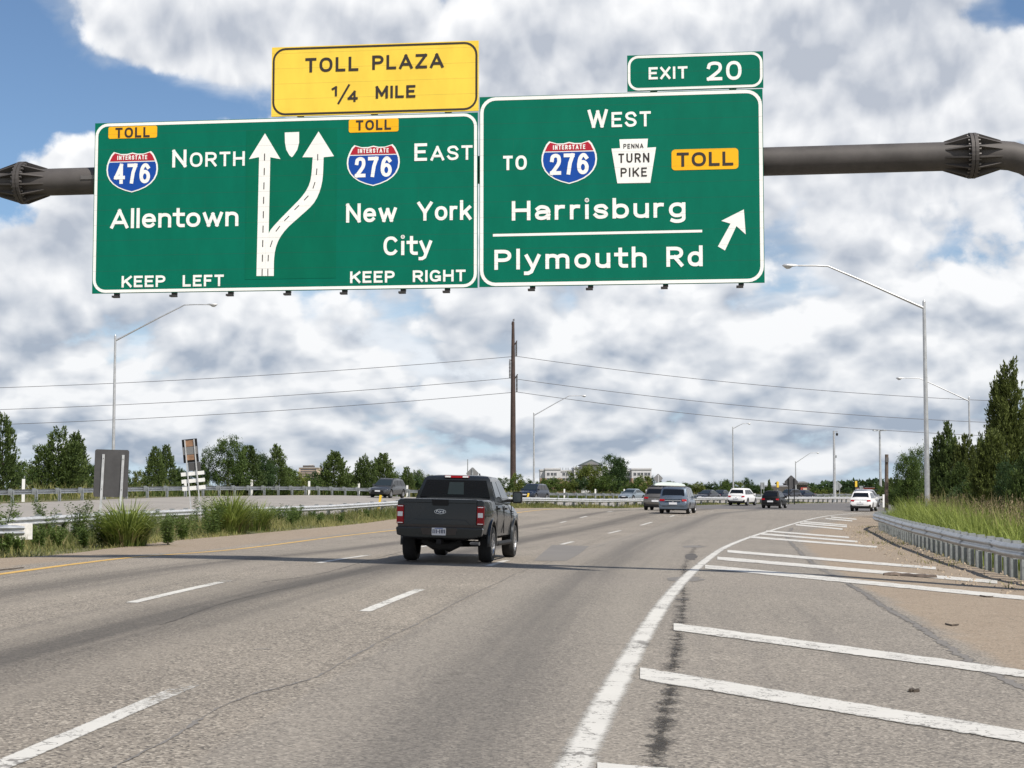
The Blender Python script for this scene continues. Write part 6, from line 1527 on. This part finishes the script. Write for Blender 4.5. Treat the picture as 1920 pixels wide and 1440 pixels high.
# ------------------------------------------------------------------ grasses
def blades(name, base, h, wid, lean, tone, m, parent=None, seed=2, segs=3):
    """curved grass blades: base points Nx3, heights, widths, lean vectors Nx2"""
    r_ = np.random.default_rng(seed); n = len(base); a = r_.uniform(0, 2*np.pi, n); sx, sy = np.cos(a), np.sin(a)
    rows = []
    for k in range(segs + 1):
        t = k / segs; w = wid * (1 - t**1.6) * .5 + .0005
        z = base[:, 2] + h * (t - .42*t*t*np.clip(np.linalg.norm(lean, axis=1), 0, 1.5)); x = base[:, 0] + lean[:, 0]*h*t*t; y = base[:, 1] + lean[:, 1]*h*t*t
        rows.append(np.stack([np.stack([x - sx*w, y - sy*w, z], 1), np.stack([x + sx*w, y + sy*w, z], 1)], 1))
    V = np.stack(rows, 1)              # n, segs+1, 2, 3
    idx = np.arange(n*(segs+1)*2).reshape(n, segs+1, 2)
    Fi = np.stack([idx[:, :-1, 0], idx[:, :-1, 1], idx[:, 1:, 1], idx[:, 1:, 0]], -1).reshape(-1, 4)
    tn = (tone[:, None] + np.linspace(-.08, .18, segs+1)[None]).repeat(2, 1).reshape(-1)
    return quads(name, V.reshape(-1, 3), Fi, tn, m, parent)
def scatter(n, fL, fR, y0, y1, pw=1.0, seed=0):
    r_ = np.random.default_rng(seed); y = y0 + (y1 - y0) * r_.uniform(0, 1, n) ** pw
    l, r2 = fL(y), fR(y); x = l + (r2 - l) * r_.uniform(0, 1, n); return x, y, r_
def stuff(o, label, cat='grass'): o['kind'] = 'stuff'; o['label'] = label; o['category'] = cat; return o
rr_y = RIGHTRAIL[:, 1]; order = np.argsort(rr_y); fx_rail = lambda y: np.interp(y, rr_y[order], RIGHTRAIL[order, 0])
# tall reedy grass behind the right guardrail
x, y, r_ = scatter(26000, lambda q: fx_rail(q) + .55, lambda q: fx_rail(q) + .55 + np.clip(5.4 - (q-70)*.0, 1, 6), 24, 84, .85, 4)
clump = np.sin(x*1.7 + y*.6) + np.sin(x*.9 - y*1.1 + 2) + r_.normal(0, .5, len(x)); dens = clump > -1.1
x, y, clump = x[dens], y[dens], clump[dens]; n = len(x)
hh = np.clip(1.12 + .26*clump + r_.normal(0, .22, n), .4, 2.0) * np.clip(.62 + (y - 34)/40, .6, 1.05) * np.clip((x - fx_rail(y))/1.6 + .35, .5, 1)
ln = np.stack([r_.normal(-.18, .28, n), r_.normal(-.1, .28, n)], 1)
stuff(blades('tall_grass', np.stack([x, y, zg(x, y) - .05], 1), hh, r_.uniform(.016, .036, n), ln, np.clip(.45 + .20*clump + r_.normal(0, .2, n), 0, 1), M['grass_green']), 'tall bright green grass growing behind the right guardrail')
x, y, r_ = scatter(2200, lambda q: fx_rail(q) + 2.4, lambda q: fx_rail(q) + 6.6, 26, 86, .85, 5); n = len(x)
stuff(blades('seed_grass', np.stack([x, y, zg(x, y) - .05], 1), r_.uniform(1.3, 2.3, n), r_.uniform(.018, .040, n), np.stack([r_.normal(.1, .22, n), r_.normal(0, .2, n)], 1), r_.uniform(.0, .7, n), M['grass_dry']), 'dry reddish seed heads standing above the tall grass at right')
tipz = []; k_ = 1100
x, y, r_ = scatter(k_, lambda q: fx_rail(q) + 2.0, lambda q: fx_rail(q) + 6.4, 26, 86, .85, 15); hh = r_.uniform(1.0, 1.75, k_); q_ = 16
C = np.stack([np.repeat(x, q_) + r_.normal(0, .03, k_*q_), np.repeat(y, q_) + r_.normal(0, .03, k_*q_), np.repeat(zg(x, y) + hh, q_) - r_.uniform(0, .34, k_*q_)], 1); C[:, 0] += np.repeat(r_.normal(0, .12, k_), q_)
stuff(leaf_cloud('seed_heads', C, unit(r_.normal(0, .5, (k_*q_, 3)) + [0, 0, 1]), r_.uniform(.05, .11, k_*q_), r_.uniform(.012, .024, k_*q_), np.repeat(r_.uniform(0, 1, k_), q_), leaf_material('reddish seed heads', (0.13, 0.085, 0.055), (0.34, 0.26, 0.17), .3), None, 16), 'feathery reddish brown seed heads above the tall grass at right')
# low weeds and gravelly litter along the right rail and gore edge
x, y, r_ = scatter(2200, lambda q: fx_rail(q) - 1.1, lambda q: fx_rail(q) + .35, 26, 82, .9, 6); k = (np.sin(y*1.3) + np.sin(y*.47 + 1) + r_.normal(0, .5, len(x))) > .9; x, y = x[k], y[k]; n = len(x)
stuff(blades('shoulder_weeds', np.stack([x, y, zg(x, y) - .01], 1), r_.uniform(.05, .22, n), r_.uniform(.01, .025, n), r_.normal(0, .5, (n, 2)), r_.uniform(.1, .9, n), M['grass_mix']), 'sparse weeds on the stony edge below the right guardrail', 'weeds')
V, Fc = [], []
x, y, r_ = scatter(1500, lambda q: fx_rail(q) - 1.7, lambda q: fx_rail(q) + .6, 22, 84, .9, 9)
mb = MB()
for a, b in zip(x, y):
    s = r_.uniform(.012, .045); z = zg1(a, b); q = r_.uniform(.6, 1.4, 5) * s
    mb.add([(a-q[0], b-s, z-.01), (a+q[1], b-s*.6, z-.01), (a+q[2], b+s, z-.01), (a-q[3], b+s*.7, z-.01), (a, b, z+q[4]*.9)], [(0,1,4),(1,2,4),(2,3,4),(3,0,4)])
stuff(mb.build('gravel', mat('pale gravel', (0.27, 0.22, 0.165), .95, 0, .6, 3), None, fix=False), 'pale stones and litter along the foot of the right guardrail', 'gravel')
# left verge between road and median rail
def fx_med(q): return np.interp(q, MEDIAN[:, 1], MEDIAN[:, 0])
fx_med2 = lambda q: np.where(q < 40, -19.5, np.interp(q, MEDIAN[:, 1], MEDIAN[:, 0]) - .8)
x, y, r_ = scatter(34000, fx_med2, fx_grass, 22, 122, 1.1, 11); n = len(x)
tt_ = (fx_grass(y) - x) / np.maximum(fx_grass(y) - fx_med2(y), .1); pat = np.sin(x*1.9 + y*.5) + np.sin(y*.33 - x*.8 + 1)
hh = np.clip(.06 + .42*np.clip(tt_*1.5, 0, 1) + .08*pat + r_.normal(0, .08, n), .03, .75)
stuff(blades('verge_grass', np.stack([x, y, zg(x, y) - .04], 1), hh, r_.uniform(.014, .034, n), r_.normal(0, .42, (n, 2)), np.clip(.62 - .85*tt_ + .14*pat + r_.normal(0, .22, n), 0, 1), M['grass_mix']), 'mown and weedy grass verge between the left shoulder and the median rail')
x, y, r_ = scatter(2600, fx_med2, lambda q: fx_med2(q) + (fx_grass(q) - fx_med2(q))*.7, 26, 115, 1.2, 12); k = (np.sin(y*.9) + np.sin(x*1.3 + y*.31)) > .35; x, y = x[k], y[k]; n = len(x)
stuff(blades('dry_grass', np.stack([x, y, zg(x, y) - .04], 1), r_.uniform(.3, .75, n), r_.uniform(.012, .026, n), r_.normal(0, .3, (n, 2)), r_.uniform(.1, 1, n), M['grass_dry']), 'straw coloured dry grass standing in the left verge')
x, y, r_ = scatter(16000, lambda q: fx_med(q) - .7, lambda q: np.minimum(fx_grass(q), fx_med(q) + 7), 84, 190, 1.0, 14); n = len(x)
stuff(blades('far_verge_grass', np.stack([x, y, zg(x, y) - .04], 1), np.clip(r_.uniform(.12, .62, n) * (1 + .4*np.sin(y*.7)) * np.clip((fx_grass(y) - x)/2, .35, 1), .06, .9), r_.uniform(.03, .07, n), r_.normal(0, .4, (n, 2)), np.clip(.35 + .25*np.sin(y*.4 + x) + r_.normal(0, .2, n), 0, 1), M['grass_mix']), 'grass verge under the median rail further along the bend')
# beyond the far rail: rough scrub strip
off_ = offset(FARRAIL, -1.6); sI = r_.integers(0, len(off_), 12000); t_ = r_.uniform(-5, .6, 12000)
tng = np.gradient(FARRAIL, axis=0); tng /= np.linalg.norm(tng, axis=1)[:, None]
x = off_[sI, 0] + tng[sI, 1]*t_; y = off_[sI, 1] - tng[sI, 0]*t_; n = len(x)
stuff(blades('rough_scrub', np.stack([x, y, zg(x, y) - .05], 1), r_.uniform(.4, 1.5, n), r_.uniform(.04, .12, n), r_.normal(0, .4, (n, 2)), np.clip(.35 + .3*np.sin(sI*.21) + r_.normal(0, .2, n), 0, 1), M['grass_mix']), 'rough green and brown scrub growing behind the far guardrail', 'scrub')
# three arching grass clumps and leafy weeds in the median
def grass_clump(label, u, vt, vb, D, seed, n=900, fan=1.0):
    r_ = np.random.default_rng(seed); X = px(u, D); zb = zg1(X, D); hgt = (zv(vt, D) - zb)
    o = thing('grass_clump', label, 'grass clump', (X, D, zb), 0, 'arching grass clumps in the median')
    def tuft(name, n, hs, m, w0, w1, t0, sd):
        a = r_.uniform(0, 2*np.pi, n); rad = r_.uniform(0, 1, n)**.6 * .62; segs = 6
        h = hgt * hs * r_.uniform(.45, 1.10, n) * (1.05 - .35*rad); l = np.clip(r_.normal(.62, .35, n) + .35*rad, .05, 1.5) * fan; w = r_.uniform(w0, w1, n)
        sx, sy = -np.sin(a), np.cos(a); rows = []; jx, jy = r_.normal(0, .16, n), r_.normal(0, .16, n)
        for k in range(segs + 1):
            t = k / segs; z = h * (1.35*t - (.30 + .42*l) * t**2.2); q = l * h * t**1.9; ww = w * (1 - t**2.2) * .5 + .001
            x = np.cos(a)*(rad + q) + jx*h*t; y = np.sin(a)*(rad + q) + jy*h*t
            rows.append(np.stack([np.stack([x - sx*ww, y - sy*ww, z - .05], 1), np.stack([x + sx*ww, y + sy*ww, z - .05], 1)], 1))
        V = np.stack(rows, 1); idx = np.arange(n*(segs+1)*2).reshape(n, segs+1, 2)
        Fi = np.stack([idx[:, :-1, 0], idx[:, :-1, 1], idx[:, 1:, 1], idx[:, 1:, 0]], -1).reshape(-1, 4)
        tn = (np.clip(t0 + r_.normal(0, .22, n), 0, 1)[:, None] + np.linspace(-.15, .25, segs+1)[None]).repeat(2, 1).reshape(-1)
        quads(name, V.reshape(-1, 3), Fi, tn, m, o)
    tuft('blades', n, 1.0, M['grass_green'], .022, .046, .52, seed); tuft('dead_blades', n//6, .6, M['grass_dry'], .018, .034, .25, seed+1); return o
grass_clump('largest arching grass clump at the foot of the grey sign back', 240, 926, 1005, 46, 21, 1000, .95)
grass_clump('big arching grass clump right of the leaning board', 434, 916, 990, 60, 22, 1200, .75)
grass_clump('smaller arching grass clump right beside the big one', 481, 932, 982, 64, 23, 700, .7)
def weed(label, u, vt, D, kind, seed, sc=1.0):
    r_ = np.random.default_rng(seed); X = px(u, D); zb = zg1(X, D); hgt = max(zv(vt, D) - zb, .25)
    o = thing('weed_plant', label, 'weed', (X, D, zb), 0, 'leafy weeds in the left median')
    mb = MB(); C, Dv, Ln, Wd = [], [], [], []
    stems = 1 if kind == 'spire' else 6
    for k in range(stems):
        a = r_.uniform(0, 6.28); sp_ = 0.05 if kind == 'spire' else hgt*r_.uniform(.15, .5); tip = np.array([math.cos(a)*sp_, math.sin(a)*sp_, hgt*r_.uniform(.75, 1)])
        mb.tube([(0,0,-.1), tuple(tip*.5 + np.array([0,0,.05])), tuple(tip)], [.012, .009, .004], 5)
        m_ = int(150*sc) if kind == 'spire' else int(150*sc)
        t = r_.uniform(.08, 1, m_); p = tip[None]*t[:, None]; d = unit(np.stack([r_.normal(size=m_), r_.normal(size=m_), r_.uniform(-.1, .9, m_)], 1))
        C.append(p + d*r_.uniform(0, .16 if kind != 'spire' else .05, m_)[:, None]*hgt*.6); Dv.append(d); Ln.append(r_.uniform(.06, .16, m_)*(1.25 - .7*t)*(hgt**.5)); Wd.append(r_.uniform(.016, .042, m_))
    C, Dv, Ln, Wd = map(np.concatenate, (C, Dv, Ln, Wd))
    leaf_cloud('leaves', C, Dv, Ln, Wd, np.clip(.4 + r_.normal(0, .22, len(C)), 0, 1), M['weed'], o, seed, .15); mb.build('stems', M['weed'], o); return o
WEEDS = [(370,920,58,'spire','tall dark weed spire just left of the big grass clump, left of two'),(387,915,57,'spire','tall dark weed spire just left of the big grass clump, right of two'),(402,926,56,'bush','leafy weed nestled against the left of the big grass clump'),(318,972,47,'bush','dark leafy bush by the shoulder edge left of the big grass clump'),
      (345,965,52,'bush','green weed in front of the median rail between the clumps'),(95,936,52,'bush','wiry weed standing above the median rail behind the end plate'),(150,934,50,'bush','wiry weed just left of the grey sign back'),(75,985,43,'bush','low leafy weed right of the white end plate'),(110,990,44,'bush','low leafy weed between the end plate and the sign posts'),(160,985,45,'bush','low leafy weed below the grey sign back'),
      (195,960,46,'bush','brownish weed against the left side of the largest clump'),(12,1000,36,'bush','green weed low at the left edge below the rail end'),(40,1005,37,'bush','green weed below the white end plate'),(8,925,44,'bush','leafy sapling at the left edge above the rail end'),(545,955,72,'bush','bright green weed below the median rail right of the small clump'),(525,945,74,'bush','green weed by the median rail right of the small clump'),
      (563,935,80,'spire','thin weed spire above the median rail left of the pickup'),(1043,924,122,'spire','weed spire at the median rail right of the pickup'),(1152,925,140,'spire','dark weed spire left of the pale sedan'),(1176,935,142,'bush','leafy weed in front of the pale sedan'),(1192,938,144,'bush','leafy weed below the rear of the pale sedan'),(640,962,78,'bush','green weed below the rail left of the yellow marker post'),(600,960,76,'bush','weed near a rail post left of the pickup'),(690,955,88,'bush','weed beside the pickup tail under the rail')]
for i, (u, vt, D, kd, lb) in enumerate(WEEDS): weed(lb, u, vt, D, kd, 300 + i, .8 if D > 70 else 1.3)
rw = np.random.default_rng(77)
for i in range(64):                      # the rest of the green tangle along the rail
    D = float(rw.uniform(34, 84)); e0, e1 = float(fx_med2(D)), float(fx_grass(D)); X = e0 + .3 + (e1 - e0 - .6) * float(rw.uniform(0, .62)) ** 1.25
    u = 960 + F * X / D; zt = zg1(X, D) + float(rw.uniform(.35, .95)); vt = 916 - (zt - H) * F / D
    if u < -40: continue
    weed('leafy green weed in the tangle along the left median rail', u, vt, D, 'bush', 400 + i % 9, 1.0)
